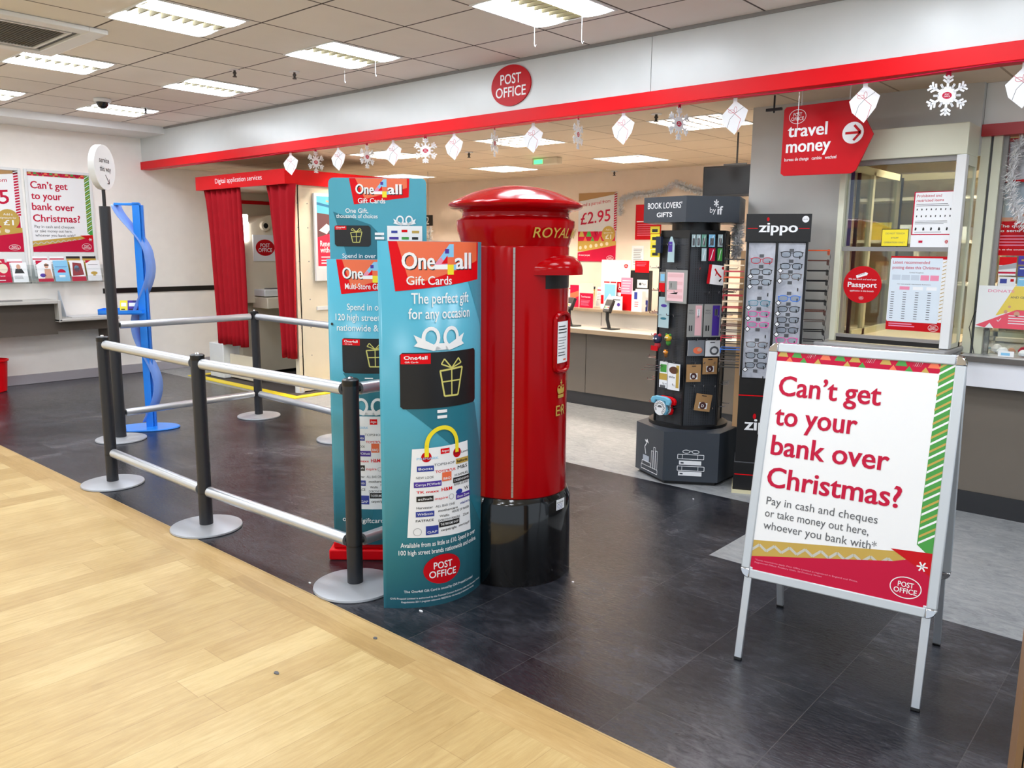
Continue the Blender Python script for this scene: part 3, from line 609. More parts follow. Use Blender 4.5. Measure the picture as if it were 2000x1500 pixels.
mb = MB(); mb.plate([(.162*math.cos(k*PI/24), .168*math.sin(k*PI/24)) for k in range(48)], -.024, .024, white, M)
a = Art(.025); a.text('service', -.005, .035, .058, pk, .3, .15, 'c').text('this way', .005, -.03, .058, pk, .3, .17, 'c').line([(.0, -.055), (.05, -.115)], .007, pk).line([(.052, -.085), (.054, -.12), (.022, -.118)], .007, pk)
mb.art(a, M); mb.ob('sign_disc', t, bevel=.004)
RL = [('A', 'B'), ('B', 'C'), ('D', 'E'), ('E', 'F'), ('C', 'G')]
RN = {'AB': 'far left stretch of the row by the wooden floor', 'BC': 'near stretch of the row by the wooden floor', 'DE': 'run from the sign post to the booth post', 'EF': 'run in front of the photo booth', 'CG': 'short run going behind the curved totem'}
for p_, q_ in RL:
    A_ = Vector((*PO[p_], 0)); B_ = Vector((*PO[q_], 0)); d = (B_-A_).normalized(); an = math.atan2(d.y, d.x); ln = (B_-A_).length
    for z, wd in ((.925, 'upper'), (.215, 'lower')):
        t = thing('barrier_rail', 'grey tubular %s barrier rail, %s' % (wd, RN[p_+q_]), 'barrier rail', (A_.x, A_.y, z), an, 'grey tubular barrier rails')
        MB().tube([(.05, 0, 0), (ln-.05, 0, 0)], .0285, alu, 20).ob('tube', t)
        for xx in (.042, ln-.042): MB().tube([(xx-.012, 0, 0), (xx+.012, 0, 0)], .014, black, 10).tube([(xx, 0, -.02), (xx, 0, .02)], .006, black, 6).ob('end_bracket', t)
# ================================================================== BLUE RIBBON STAND
t = thing('blue_stand', 'tall blue plastic stand with a translucent wavy ribbon and a small tray', 'stand', (-6.87, 3.08, 0), R(52))
MB().lathe([(0, 0), (.2, 0), (.205, .006), (.2, .014), (0, .016)], bluep, Matrix.Diagonal((1.3, .8, 1, 1)), 48).ob('base', t)
mb = MB(); mb.prism([(.0, -.03), (.055, -.03), (.055, -.015), (.015, -.015), (.015, .03), (.0, .03)], .01, 1.9, bluep).box(.06, -.005, .01, .075, .03, 1.88, bluep).box(.012, -.0, .01, .06, .012, 1.88, bluep); mb.ob('column', t)
MB().box(-.14, -.03, 1.875, .06, .01, 1.895, bluep).ob('top_arm', t, bevel=.003)
mb = MB(); vs = []; K = 60
for i in range(K+1):
    z = .06+1.82*i/K; x = .045+.13*math.sin((1.88-z)/1.86*PI*3.6+PI*1.0+.0)*(1 if z < 1.6 else 1)-.03*(z > 9)
    x = .035-(.075+.09*max(0, (z-1.45)/.43))*math.cos((1.88-z)*PI/.5)
    vs += [(x-.028, -.045, z), (x+.03, .035, z)]
mb.add(vs, [(2*i, 2*i+1, 2*i+3, 2*i+2) for i in range(K)], bluet); mb.ob('ribbon_panel', t, solid=.003)
mb = MB(); mb.box(-.3, -.1, .985, .04, .06, .995, bluep).box(-.3, -.1, .985, .04, -.094, 1.02, bluep).box(-.3, -.1, .985, -.294, .06, 1.03, bluep).box(-.3, .054, .985, .04, .06, 1.03, bluep); mb.ob('tray', t)
for k, (x, m_, lb) in enumerate(((-.12, yellow, 'yellow card packet on the tray of the blue stand'), (-.06, purple, 'purple card packet on the tray of the blue stand'), (-.02, blue, 'blue card packet on the tray of the blue stand'))):
    p = t.matrix_basis if False else None
    c_, s_ = math.cos(R(52)), math.sin(R(52)); wx = -6.87+x*c_+.02*s_; wy = 3.08+x*s_-.02*c_
    mb = MB().box(-.03, -.004, 0, .03, .004, .1, m_, xf(rx=R(-12))); a = Art(.0045); a.rect(-.02, .05, .02, .08, pw).rect(-.02, .02, .01, .03, pk); mb.art(a, xf(rx=R(-12))); single('card_packet', mb, lb, 'packet', 'card packets on the blue stand', (wx, wy, .998), R(52))
# ================================================================== LEFT WALL
WALL = lambda y, z: Vector((LW, y, z))
def posterframe(name, label, y0, y1, z0, z1, art, d=.02, base=None):
    t = thing(name, label, 'poster frame', (LW, (y0+y1)/2, z0), R(90)); w = y1-y0; h = z1-z0
    mb = MB(); f = .03
    mb.box(-w/2, -d, 0, -w/2+f, -.001, h, white).box(w/2-f, -d, 0, w/2, -.001, h, white).box(-w/2+f, -d, h-f, w/2-f, -.001, h, white).box(-w/2+f, -d, 0, w/2-f, -.001, .31, white); mb.ob('frame', t, bevel=.004)
    mb = MB(); pw_, ph = w-2*f, h-f-.315; mb.box(-pw_/2, -.008, .315, pw_/2, -.001, h-f, pw); a = Art(); art(a, pw_, ph); mb.art(a, Matrix.Translation((-pw_/2, -.008, .315))); mb.ob('poster_sheet', t)
    return t
def tris(a, x0, x1, y0, y1, n):
    cs = [gold, green, pored, orange, green, gold, pored]; a.rect(x0, y0, x1, y1, pored); a.up(); w = (x1-x0)/n
    for k in range(n):
        c = cs[k % 7]; a.poly([(x0+w*(k+.12), y0+(y1-y0)*.45), (x0+w*(k+.88), y0+(y1-y0)*.45), (x0+w*(k+.68), y1), (x0+w*(k+.32), y1)], c)
        if k < n-1: a.poly([(x0+w*(k+.75), y0), (x0+w*(k+1.25), y0), (x0+w*(k+1), y0+(y1-y0)*.5)], cs[(k+3) % 7])
        if c is pored:
            for j in range(5): a.line([(x0+w*(k+.2+j*.12), y0+(y1-y0)*.5), (x0+w*(k+.35+j*.12), y1)], w*.03, pw)
def cantget(a, W_, H_, small=True):
    a.rect(0, 0, W_, H_, pw); a.up(); tris(a, 0, W_*.93, H_*.955, H_, 11)
    a.poly([(W_*.92, H_), (W_, H_), (W_, H_*.2), (W_*.91, H_*.25)], green); a.up()
    for k in range(13): y = H_*(.96-k*.058); a.poly([(W_*.915, y-.012*H_), (W_*.995, y+.03*H_), (W_*.995, y+.04*H_), (W_*.915, y-.002*H_)], pw); a.poly([(W_*.915, y+.014*H_), (W_*.995, y+.056*H_), (W_*.995, y+.066*H_), (W_*.915, y+.024*H_)], gold)
    a.poly([(0, H_*.13), (0, 0), (W_, 0), (W_, H_*.225), (0, H_*.135)], gold)
    a.up(); zz = [(W_*(k/22), H_*(.09+.026*(k % 2)+.072*k/22)) for k in range(0, 21)]; a.line(zz, H_*.011, mat('chevron_silver', (190, 190, 180), .5)); a.up()
    a.poly([(0, H_*.062), (0, 0), (W_, 0), (W_, H_*.215), (W_*.8, H_*.165)], pored); a.up()
    a.poly([(W_*.78, H_*.215), (W_, H_*.225), (W_, H_*.13)], sred); a.up()
    for r0 in range(3): aa = r0*PI/3; a.line([(W_*.95-.028*W_*math.cos(aa), H_*.165-.028*W_*math.sin(aa)), (W_*.95+.028*W_*math.cos(aa), H_*.165+.028*W_*math.sin(aa))], .008*W_, pw)
    for s, x1, y in (('Can\u2019t get', .63, .80), ('to your', .52, .665), ('bank over', .715, .53), ('Christmas?', .80, .385)): a.text(s, W_*.04, H_*y, H_*.128, pored, .9, W_*(x1-.04))
    for s, x1, y in (('Pay in cash and cheques', .69, .305), ('or take money out here,', .65, .25), ('whoever you bank with*', .70, .195)): a.text(s, W_*.055, H_*y, H_*.05, pgrey, 0, W_*(x1-.05))
    a.logo(W_*.88, H_*.068, W_*.082, H_*.044, pored, False)
    if small: a.text('*Some restrictions apply. Post Office Limited is registered in England and Wales.', W_*.03, H_*.048, H_*.009, pink, 0, W_*.6).text('Registered Office: Finsbury Dials, 20 Finsbury Street', W_*.03, H_*.036, H_*.009, pink, 0, W_*.4)
def parcel(a, W_, H_):
    a.rect(0, 0, W_, H_, pw); a.up(); a.poly([(0, H_), (W_, H_), (W_, H_*.97), (0, H_*.88)], brown); a.rect(W_*.93, H_*.45, W_, H_, pored); a.up()
    for k in range(16): a.poly([(W_*.93, H_*(.46+k*.034)), (W_, H_*(.475+k*.034)), (W_, H_*(.487+k*.034)), (W_*.93, H_*(.472+k*.034))], pw)
    a.text('Send a parcel from', W_*.03, H_*.8, H_*.07, pored, .3, W_*.8, slope=.1).text('£2.95', W_*.06, H_*.54, H_*.24, pored, .5, W_*.78, slope=.1)
    tris(a, 0, W_*.98, H_*.3, H_*.44, 5); a.poly([(0, H_*.14), (W_, H_*.2), (W_, H_*.3), (0, H_*.3)], gold); a.up()
    for k in range(6): a.ell(W_*(.07+k*.14), H_*(.2+.012*k), W_*.04, W_*.04, cream, 10)
    a.poly([(0, 0), (W_, 0), (W_, H_*.24), (0, H_*.13)], pored); a.up(); a.ell(W_*.8, H_*.4, W_*.17, W_*.17, gold); a.up()
    a.text('Add a', W_*.8, H_*.45, H_*.04, pw, 0, W_*.14, 'c').text('signature for', W_*.8, H_*.41, H_*.035, pw, 0, W_*.25, 'c').text('£1', W_*.8, H_*.33, H_*.09, pw, .8, W_*.15, 'c').text("It's never just post", W_*.03, H_*.08, H_*.04, pw, .5, W_*.3)
    a.logo(W_*.86, H_*.055, W_*.09, H_*.035, pored, False)
posterframe('wall_poster_frame', 'white wall frame with the Can\u2019t get to your bank over Christmas poster', 3.335, 4.045, 1.157, 2.37, lambda a, w, h: cantget(a, w, h, False))
posterframe('wall_poster_frame', 'white wall frame at the far left with the parcel price poster, £1 badge showing', 2.60, 3.305, 1.157, 2.37, parcel)
# leaflet ledges and leaflets
def leaf_art(k):
    def f(a, w, h):
        base = [pw, lblue, pw, pw, pored, pw, gold, pw][k % 8]; a.rect(0, 0, w, h, base); a.up()
        if k % 8 == 0: a.poly([(0, h), (w*.5, h), (0, h*.8)], pored).rect(0, 0, w, h*.15, pored).ell(w*.66, h*.75, w*.14, w*.18, skin).poly([(w*.45, h*.15), (w*.98, h*.15), (w*.9, h*.6), (w*.5, h*.6)], skin).rect(w*.52, h*.75, w*.82, h*.82, pk).ell(w*.35, h*.3, w*.2, w*.14, purple)
        elif k % 8 == 1: a.poly([(w*.22, h*.42)]+[(w*.5+w*.28*math.cos(q*PI/10), h*.42+w*.26*math.sin(q*PI/10)) for q in range(10, -1, -1)], pored).rect(w*.3, h*.2, w*.7, h*.3, pw).rect(w*.1, h*.68, w*.9, h*.7, blue)
        elif k % 8 == 2: a.rect(0, 0, w, h*.22, pored).poly([(w*.1, h*.25), (w*.9, h*.3), (w*.8, h*.85), (w*.2, h*.9)], mat('print_dark_red', (140, 50, 56), .5)).ell(w*.45, h*.6, w*.2, w*.24, lblue)
        elif k % 8 == 3: a.poly([(0, h), (w*.4, h), (0, h*.85)], pored).rect(w*.15, h*.78, w*.85, h*.8, pk).ell(w*.5, h*.38, w*.24, w*.12, gold).rect(w*.4, h*.25, w*.6, h*.3, gold)
        elif k % 8 == 4: a.ell(w*.55, h*.7, w*.3, w*.35, cream).text('Travel', w*.1, h*.3, h*.1, pw, .5, w*.5).rect(w*.1, h*.1, w*.6, h*.13, pw)
        elif k % 8 == 5: a.ell(w*.45, h*.78, w*.14, w*.18, skin).poly([(w*.15, h*.45), (w*.8, h*.45), (w*.65, h*.68), (w*.25, h*.68)], pk).rect(0, h*.38, w, h*.42, pw).lines(w*.1, h*.3, w*.7, 3, h*.06, h*.02, pgrey, k)
        elif k % 8 == 6: a.rect(0, h*.85, w, h, pk).rect(w*.1, h*.7, w*.9, h*.74, pw)
        else: a.rect(0, h*.8, w, h*.86, pored).lines(w*.1, h*.65, w*.9, 5, h*.08, h*.02, pgrey, k)
    return f
def leaflet(pos, rz, w, h, k, label, grp=None, tilt=-14, name='leaflet', cat='leaflet', artf=None, th=.003):
    mb = MB().box(-w/2, 0, 0, w/2, th, h, pw, xf(rx=R(tilt))); a = Art(); (artf or leaf_art(k))(a, w, h); mb.art(a, xf(rx=R(tilt)) @ Matrix.Translation((-w/2, 0, 0)))
    return single(name, mb, label, cat, grp, pos, rz)
def rack(y0, y1, label):
    t = thing('leaflet_rack', label, 'leaflet rack', (LW+.02, (y0+y1)/2, 1.13), R(90)); w = y1-y0
    mb = MB().box(-w/2, -.16, 0, w/2, -.001, .012, perspex).box(-w/2, -.165, 0, w/2, -.16, .08, perspex).box(-w/2, -.09, .05, w/2, -.086, .16, perspex).box(-w/2, -.16, 0, -w/2+.004, -.001, .2, perspex).box(w/2-.004, -.16, 0, w/2, -.001, .2, perspex); mb.ob('pocket', t)
rack(3.30, 4.07, 'clear leaflet rack under the bank poster on the left wall'); rack(2.6, 3.27, 'clear leaflet rack at the far left edge under the parcel poster')
LB = ['leaflet with a woman in sunglasses, front left in the wall rack', 'pale blue umbrella leaflet in the wall rack', 'leaflet with a skating picture, right of the umbrella leaflet', 'white leaflet with a gold car, front right in the wall rack']
for k in range(4): leaflet((LW+.14, 3.43+k*.175, 1.145), R(90), .155, .24, k, LB[k], 'leaflets in the left wall racks')
LB = ['back row pale leaflet behind the sunglasses leaflet', 'back row white leaflet behind the umbrella leaflet', 'back row orange and black leaflet behind the skating leaflet', 'back row black topped leaflet behind the gold car leaflet']
for k, kk in enumerate((7, 7, 6, 6)): leaflet((LW+.075, 3.42+k*.175, 1.2), R(90), .15, .24, kk, LB[k], 'leaflets in the left wall racks')
LB = ['leaflet with a man in a dark suit, cut by the left photo edge', 'red travel leaflet between the two suit leaflets', 'leaflet with a man in a dark suit beside the clear divider']
for k, kk in enumerate((5, 4, 5)): leaflet((LW+.14, 2.85+k*.165, 1.145), R(90), .15, .22, kk, LB[k], 'leaflets in the left wall racks')
leaflet((LW+.075, 2.99, 1.2), R(90), .15, .2, 4, 'red leaflet in the back row at the far left', 'leaflets in the left wall racks'); leaflet((LW+.075, 3.16, 1.2), R(90), .15, .2, 7, 'white leaflet with a red bar in the far left back row', 'leaflets in the left wall racks')
# writing shelf, two heights
t = thing('writing_desk', 'wall mounted grey writing desk with a high and a low top and dark aprons', 'desk', (LW, 3.4, .57), R(90))
deskm = mat('desk_edge', (190, 188, 182), .4); apr = mat('desk_apron', (84, 76, 68), .5)
MB().box(-1.6, -.42, .345, .03, -.001, .38, deskm).ob('high_top', t, bevel=.006)
MB().box(.03, -.42, .14, .06, -.001, .38, deskm).ob('step', t, bevel=.004)
MB().box(.03, -.42, .14, .68, -.001, .175, deskm).ob('low_top', t, bevel=.01)
MB().box(-1.6, -.3, .0, .05, -.001, .345, apr).box(.05, -.3, .03, .66, -.001, .14, apr).box(.6, -.3, -.2, .66, -.001, .03, apr).ob('apron', t)
MB().box(-.9, -.36, .381, -.3, -.25, .395, greyrail).ob('pen_rail', t)
MB().box(.2, -.32, .176, .64, -.02, .182, mat('pad_white', (222, 222, 222), .5), None).ob('writing_pad', t)
mb = MB(); mb.plate([(0, 0), (.2, 0), (.03, .29), (0, .29)], 0, .005, mat('divider_frost', (205, 214, 224), .3, alpha=.85), xf(rz=R(0))); single('desk_divider', mb, 'frosted triangular divider standing on the low writing shelf', 'divider', None, (LW+.02, 3.58, .748), 0)
# red bin
p = at(0, 765, 2, 0)
t = thing('waste_bin', 'bright red plastic bin at the left edge of the photo', 'bin', (-9.78, 2.76, 0))
MB().lathe([(0, 0), (.13, 0), (.14, .01), (.165, .33), (.17, .335), (.163, .335), (.135, .015), (0, .012)], red, n=40).ob('body', t)
MB().lathe([(.165, .325), (.178, .33), (.178, .345), (.163, .345)], red, n=40).ob('rim', t)
# ================================================================== PHOTO BOOTH
bx0, bx1, by0, by1 = -9.12, -7.36, 4.87, 6.3
t = thing('photo_booth', 'cream photo booth with a red canopy and Digital application services lettering', 'photo booth', (-8.28, 5.5, 0))
k_ = dict(world=True)
mb = MB().box(bx1-.03, 5.0, .12, bx1, by1, 2.2, cream).box(bx1-.035, 5.2, .88, bx1+.012, by1, .92, white).box(bx1-.001, 4.95, .02, bx1+.012, by1, .12, cream)
for yy in (5.0, 5.12): 
    for zz in (.4, .7, 1.0, 1.4, 1.75, 2.0): mb.tube([(bx1, yy, zz), (bx1+.004, yy, zz)], .006, greyrail, 8)
mb.ob('side_panel', t, **k_)
MB().box(bx0, by0+.4, .02, bx0+.04, by1, 2.2, cream).ob('side_panel', t, **k_)
MB().box(bx0, by1-.04, .05, bx1, by1, 2.2, cream).box(bx0+.05, by1-.06, .35, bx1-.05, by1-.04, .42, white).ob('back_panel', t, **k_)
MB().box(bx1-.07, by0+.09, .03, bx1, by0+.15, 2.2, cream).cyl(bx1-.035, by0+.11, .0, .1, .05, white).ob('corner_post', t, bevel=.006, **k_)
MB().box(bx0, by0+.02, .01, bx0+.32, by0+.25, .42, white).box(bx0+.32, by0+.1, .02, bx0+.9, by0+.14, .3, cream).ob('plinth_box', t, bevel=.008, **k_)
mb = MB().box(bx0-.02, 4.84, 2.185, bx1+.03, 4.88, 2.335, red).box(bx1-.01, 4.88, 2.185, bx1+.03, by1, 2.335, red).box(bx0-.02, 4.88, 2.185, bx0+.01, by1, 2.335, red).box(bx0, 4.88, 2.19, bx1, by1, 2.2, cream)
a = Art(); a.text('Digital application services', bx0+.42, 2.245, .075, pw, .1, .95); mb.art(a, Matrix.Translation((0, 4.84, 0))); mb.ob('canopy', t, **k_)
def curtain(xa0, xa1, xb0, xb1, zt, zb, y, nf, name='curtain'):
    mb = MB(); NU, NV = 60, 14; vs = []
    for j in range(NV+1):
        f = j/NV; z = zt+(zb-zt)*f; fe = f**.6; l0 = xa0+(xb0-xa0)*fe; l1 = xa1+(xb1-xa1)*fe
        for i in range(NU+1):
            u = i/NU; vs.append((l0+(l1-l0)*u, y+.022*math.sin(u*nf*2*PI+.6*math.sin(f*3))*(1+.3*math.sin(u*9)), z+.006*math.sin(u*20)*(j == NV)))
    mb.add(vs, [(j*(NU+1)+i, (j+1)*(NU+1)+i, (j+1)*(NU+1)+i+1, j*(NU+1)+i+1) for j in range(NV) for i in range(NU)], fabric)
    return mb.ob(name, t, solid=.004, smooth=80, **k_)
cl = [at(*q, 1, 4.91).x for q in ((399, 390), (470, 380), (427, 690), (487, 697), (520, 370), (577, 365), (551, 710), (579, 710))]
curtain(cl[0], cl[1], cl[2], cl[3], 2.19, .42, 4.91, 7); curtain(cl[4], cl[5], cl[6], cl[7], 2.19, .38, 4.91, 3.5)
MB().box(bx0+.04, 5.3, 2.06, bx0+.06, 6.2, 2.1, red).ob('curtain_rail', t, **k_)
# booth machine on the left end, facing the seat
mc = -8.62
mb = MB(); o = [(5.1, .9), (6.2, .9), (6.2, 1.86)]+[(6.2-.06*k, 1.86+.06*math.cos(k/6*PI)) for k in range(1, 18)]+[(5.1, 1.9)]
mb.prism([(y, z) for y, z in o], 0, .5, cream, Matrix(((0, 0, 1, bx0+.04), (1, 0, 0, 0), (0, 1, 0, 0), (0, 0, 0, 1)))); MC = Matrix.Translation((bx0+.54, 0, 0)) @ Matrix.Rotation(R(90), 4, 'Z')
mb.box(bx0+.04, 5.1, .05, bx0+.4, 6.2, .9, cream); mb.ob('machine_unit', t, **k_)
XM = bx0+.54
pc = at(516, 441, 0, XM); lp = at(477, 445, 0, XM); pl = [at(*q, 0, XM) for q in ((493, 462), (540, 505))]
mb = MB(); mb.box(XM, lp.y-.045, lp.z-.15, XM+.02, lp.y+.045, lp.z+.15, mat('booth_lamp', (255, 255, 255), emit=9)); mb.ob('lamp_panel', t, bevel=.02, seg=4, **k_)
Mx = Matrix.Translation((XM, pc.y, pc.z)) @ Matrix.Rotation(R(90), 4, 'Y')
MB().lathe([(0, .02), (.03, .02), (.031, .035), (.055, .035), (.06, 0)], cream, Mx, 28).lathe([(0, .024), (.03, .024), (.031, .036)], black, Mx, 24).ob('camera_lens', t, **k_)
mb = MB().box(XM, pl[0].y, pl[1].z-.03, XM+.012, pl[1].y+.05, pl[0].z+.02, pw); a = Art(.013); cy = (pl[0].y+pl[1].y)/2; a.logo(cy, (pl[0].z+pl[1].z)/2+.0, .125, .095, sred); mb.art(a, Matrix.Translation((XM, 0, 0)) @ Matrix.Rotation(R(90), 4, 'Z')); mb.ob('screen_plate', t, **k_)
MB().box(XM-.05, 5.2, .98, XM+.22, 6.15, 1.06, white).box(XM-.05, 5.2, .84, XM+.27, 6.15, .97, cream).ob('console_shelf', t, bevel=.01, **k_)
MB().box(XM+.03, pc.y-.05, 1.061, XM+.17, pc.y+.17, 1.068, pgrey).ob('keypad', t, **k_)
MB().box(bx1-.5, 5.3, .45, bx1-.05, 6.2, .5, pk).cyl(bx1-.28, 5.75, .01, .45, .04, greyrail).ob('seat', t, **k_)
# booth side poster
ya = at(608, 380, 0, bx1).y; yb = ya+.62; zt_, zb_ = at(608, 377, 0, bx1).z, at(614, 549, 0, bx1).z
t = thing('poster_frame', 'white framed passport renewal poster on the side of the photo booth', 'poster frame', (bx1+.014, (ya+yb)/2, zb_), R(90)); w = yb-ya; h = zt_-zb_
mb = MB(); mb.box(-w/2, -.03, 0, w/2, -.0, h, white); mb.ob('frame', t, bevel=.006)
mb = MB(); a = Art(.031); x0, x1 = -w/2+.03, w/2-.03; a.rect(x0, .13, x1, h-.03, pw); a.up()
sky = mat('print_sea_blue', (90, 180, 205), .4); rock = mat('print_rock', (96, 62, 66), .5)
a.rect(x0, h*.52, x1, h-.03, sky); a.up(); a.poly([(x0, h*.78), (x0+.2, h*.76), (x1, h*.8), (x1, h*.6), (x0+.15, h*.62), (x0+.3, h*.5), (x0, h*.5)], rock).poly([(x0, h*.9), (x0+.22, h*.86), (x1, h*.88), (x1, h*.86), (x0+.2, h*.835), (x0, h*.87)], mat('print_deep_blue', (30, 100, 140), .4)); a.up()
for cx, cy, s in ((x0+.24, h*.82, 1), (x0+.38, h*.72, .9)):
    a.poly([(cx-.03*s, cy-.08*s), (cx+.03*s, cy-.08*s), (cx+.04*s, cy+.08*s), (cx-.03*s, cy+.08*s)], pw).ell(cx+.01, cy+.115*s, .026*s, .03*s, dkbrown, 12).line([(cx, cy+.07*s), (cx-.12*s, cy+.09*s)], .02*s, skin).line([(cx-.01, cy-.08*s), (cx-.03, cy-.22*s)], .022*s, skin).line([(cx+.01, cy-.08*s), (cx+.05, cy-.2*s)], .022*s, skin)
a.poly([(x0+.02, h*.58), (x0+.12, h*.66), (x0+.18, h*.62), (x0+.12, h*.54)], pw); a.up()
a.poly([(x0, .16), (x1, .16), (x1, h*.5)]+[(x0+(x1-x0)*q/8, h*.5+.05*math.sin(q*PI/8)) for q in range(8, -1, -1)], mat('print_rose', (228, 40, 72), .4)); a.up()
a.text('Renew your passport', x0+.03, h*.4, .085, pw, 1, .52).text('without all the fuss', x0+.03, h*.33, .085, pw, 1, .5); a.lines(x0+.04, h*.27, x0+.35, 2, .035, .012, pw, 3).rect(x0+.04, h*.2, x0+.3, h*.2+.014, pw)
mb.art(a); mb.ob('poster_sheet', t)
# mat under booth
t = thing('floor_mat', 'dark floor mat with bright yellow hazard edging under the photo booth', 'mat', (-8.2, 5.4, 0))
m0x, m1x, m0y, m1y = -9.35, -7.12, 4.72, 6.2
MB().box(m0x+.12, m0y+.1, .001, m1x-.1, m1y, .006, mat('mat_brown', (70, 62, 58), .8)).ob('mat_sheet', t, **k_)
MB().prism([(m0x, m0y), (m1x, m0y), (m1x, m1y), (m1x-.1, m1y), (m1x-.1, m0y+.1), (m0x+.12, m0y+.1), (m0x+.12, m1y), (m0x, m1y)], .001, .01, tape).ob('yellow_edging', t, **k_)
# ================================================================== GARLAND
rib = MB().tube([(LW+.1+i*.2, YF-.024, 2.452-.018*abs(math.sin(i*.42))) for i in range(48)], .003, pored, 6)
single('ribbon_string', rib, 'thin red string running along the bottom of the red fascia strip', 'ribbon')
def parcel_deco(label, x, rz, s=.9):
    t = thing('paper_parcel', label, 'paper decoration', (x, YF+.035, 2.45-.235*s), rz, 'white paper gift parcels hanging from the fascia')
    o = [(-.013, .235), (.013, .235), (.013, .21), (.085, .155), (.065, .085), (.005, .0), (-.065, .06), (-.085, .125), (-.013, .205)]
    o = [(x_*s, z_*s) for x_, z_ in o]
    mb = MB().plate(o, -.0015, .0015, pw); a = Art(.0018); g = pored
    a.line([(-.05*s, .17*s), (0, .135*s), (.04*s, .1*s), (.02*s, .02*s)], .0022, g).line([(.055*s, .175*s), (0, .135*s), (-.03*s, .1*s), (-.045*s, .045*s)], .0022, pgrey)
    a.ring(-.022*s, .15*s, .02*s, .012*s, .002, g, 14).ring(.004*s, .16*s, .01*s, .02*s, .002, g, 14); mb.art(a); mb.ob('parcel_card', t)
def flake_mesh(s=1.0, dots=True):
    mb = MB(); pts = []
    for k in range(24): r_ = .052 if k % 2 else .043; pts.append((r_*s*math.cos(k*PI/12), (.12+r_*math.sin(k*PI/12))*s))
    mb.plate(pts, -.0015, .0015, pw)
    for k in range(6):
        aa = PI/2+k*PI/3; c, n_ = math.cos(aa), math.sin(aa); M = Matrix(((c, 0, -n_, 0), (0, 1, 0, 0), (n_, 0, c, .12*s), (0, 0, 0, 1)))
        def bar(x0, z0, x1, z1, w=.011):
            dx, dz = x1-x0, z1-z0; l = math.hypot(dx, dz); a_, b_ = -dz/l*w/2*s, dx/l*w/2*s
            mb.plate([(x0*s+a_, z0*s+b_), (x0*s-a_, z0*s-b_), (x1*s-a_, z1*s-b_), (x1*s+a_, z1*s+b_)], -.0015, .0015, pw, M)
        bar(.04, 0, .112, 0, .013)
        for x in (.07, .09):
            for s_ in (-1, 1): bar(x, 0, x+.018, s_*.026)
        for s_ in (-1, 1): bar(.04, s_*.024, .062, s_*.038, .009)
    a = Art(.0018); a.ell(0, .12*s, .026*s, .019*s, pored); a.up(); a.text('POST', 0, .122*s, .012*s, pw, .4, .024*s, 'c').text('OFFICE', 0, .11*s, .012*s, pw, .4, .034*s, 'c'); mb.art(a)
    return mb
def xg(px, py=300): return at(px, py, 1, YF+.035).x
PN = ['paper parcel above the photo booth canopy corner, leftmost of all', 'paper parcel just left of the tall gift card header', 'paper parcel above the tall gift card header', 'paper parcel right of the face-on snowflake in the middle', 'paper parcel below the round fascia sign, right side', 'paper parcel above the letter box cap, left of the office sprinkler', 'paper parcel beside the grey column, in front of the louvre light', 'large paper parcel overlapping the travel money sign', 'paper parcel cut by the right photo edge']
for (x, y, rz), lb in zip(((568, 318, 30), (661, 310, 18), (768, 295, 25), (887, 288, 22), (1041, 276, 20), (1217, 253, 18), (1435, 222, 22), (1688, 200, 26), (1999, 160, 20)), PN): parcel_deco('white '+lb, xg(x, y), R(rz))
FN = ['second decoration from the left over the booth canopy', 'over the tall gift card header, seen edge-on', 'large and face-on in the middle of the garland', 'narrow, under the round fascia sign', 'narrow, above the parcel price poster', 'in front of the louvre light by the column', 'overlapping the top of the travel money sign', 'large, high above the hatch window']
for (x, y, rz), lb in zip(((617, 316, 95), (717, 303, 100), (831, 293, 38), (966, 280, 115), (1129, 268, 105), (1326, 240, 78), (1561, 192, 112), (1849, 190, 30)), FN):
    t = thing('paper_snowflake', 'white paper snowflake '+lb, 'paper decoration', (xg(x, y), YF+.035, 2.45-.22), R(rz), 'white paper snowflakes hanging from the fascia'); flake_mesh(.88).ob('flake_card', t)
    MB().box(-.012, -.001, .2, .012, .001, .232, pored).ob('hanging_tab', t)
# ================================================================== TRAVEL MONEY SIGN
p0 = at(1533, 210, 1, 4.9)
t = thing('hanging_sign', 'red travel money sign with a white arrow hanging by the column', 'sign', (-2.131, 4.9, 2.0)); 
ys_ = {k: at(*q, 1, 4.9) for k, q in dict(tr=(1668, 195), pt=(1707, 263), br=(1665, 341), bl=(1525, 343), tl=(1533, 210)).items()}
loc = [(v.x+2.131, v.z-2.0) for v in (ys_['tl'], ys_['tr'], ys_['pt'], ys_['br'], ys_['bl'])]
loc = [(0, .385), (.012, .4), (.40, .405), (.43, .385), (.528, .205), (.52, .185), (.445, .01), (.42, -.005), (.02, .0), (0, .015)]
mb = MB().plate(loc, -.006, .006, sred); a = Art(.0065)
a.logo(.085, .34, .052, .042, sred, False); a.text('travel', .03, .225, .105, pw, 1.1, .235).text('money', .025, .135, .105, pw, 1.1, .265).text('bureau de change   cambio   wechsel', .02, .085, .027, pw, .3, .31)
a.ell(.415, .22, .06, .06, pw); a.up(); a.line([(.372, .22), (.455, .22)], .014, sred).line([(.42, .262), (.458, .22), (.42, .178)], .014, sred); mb.art(a); mb.ob('sign_panel', t)
MB().box(.10, -.002, .4, .105, .002, .5, white).box(.38, -.002, .4, .385, .002, .5, white).ob('hanger', t)
p = at(1512, 214, 1, 5.0)
single('sign_bracket', MB().box(p.x-.05, 4.99, p.z-.008, p.x+.05, 5.01, p.z+.008, black).box(p.x-.004, 4.995, p.z-.02, p.x+.004, 5.005, ZO-.002, black), 'small black ceiling bracket left of the travel money sign', 'bracket')
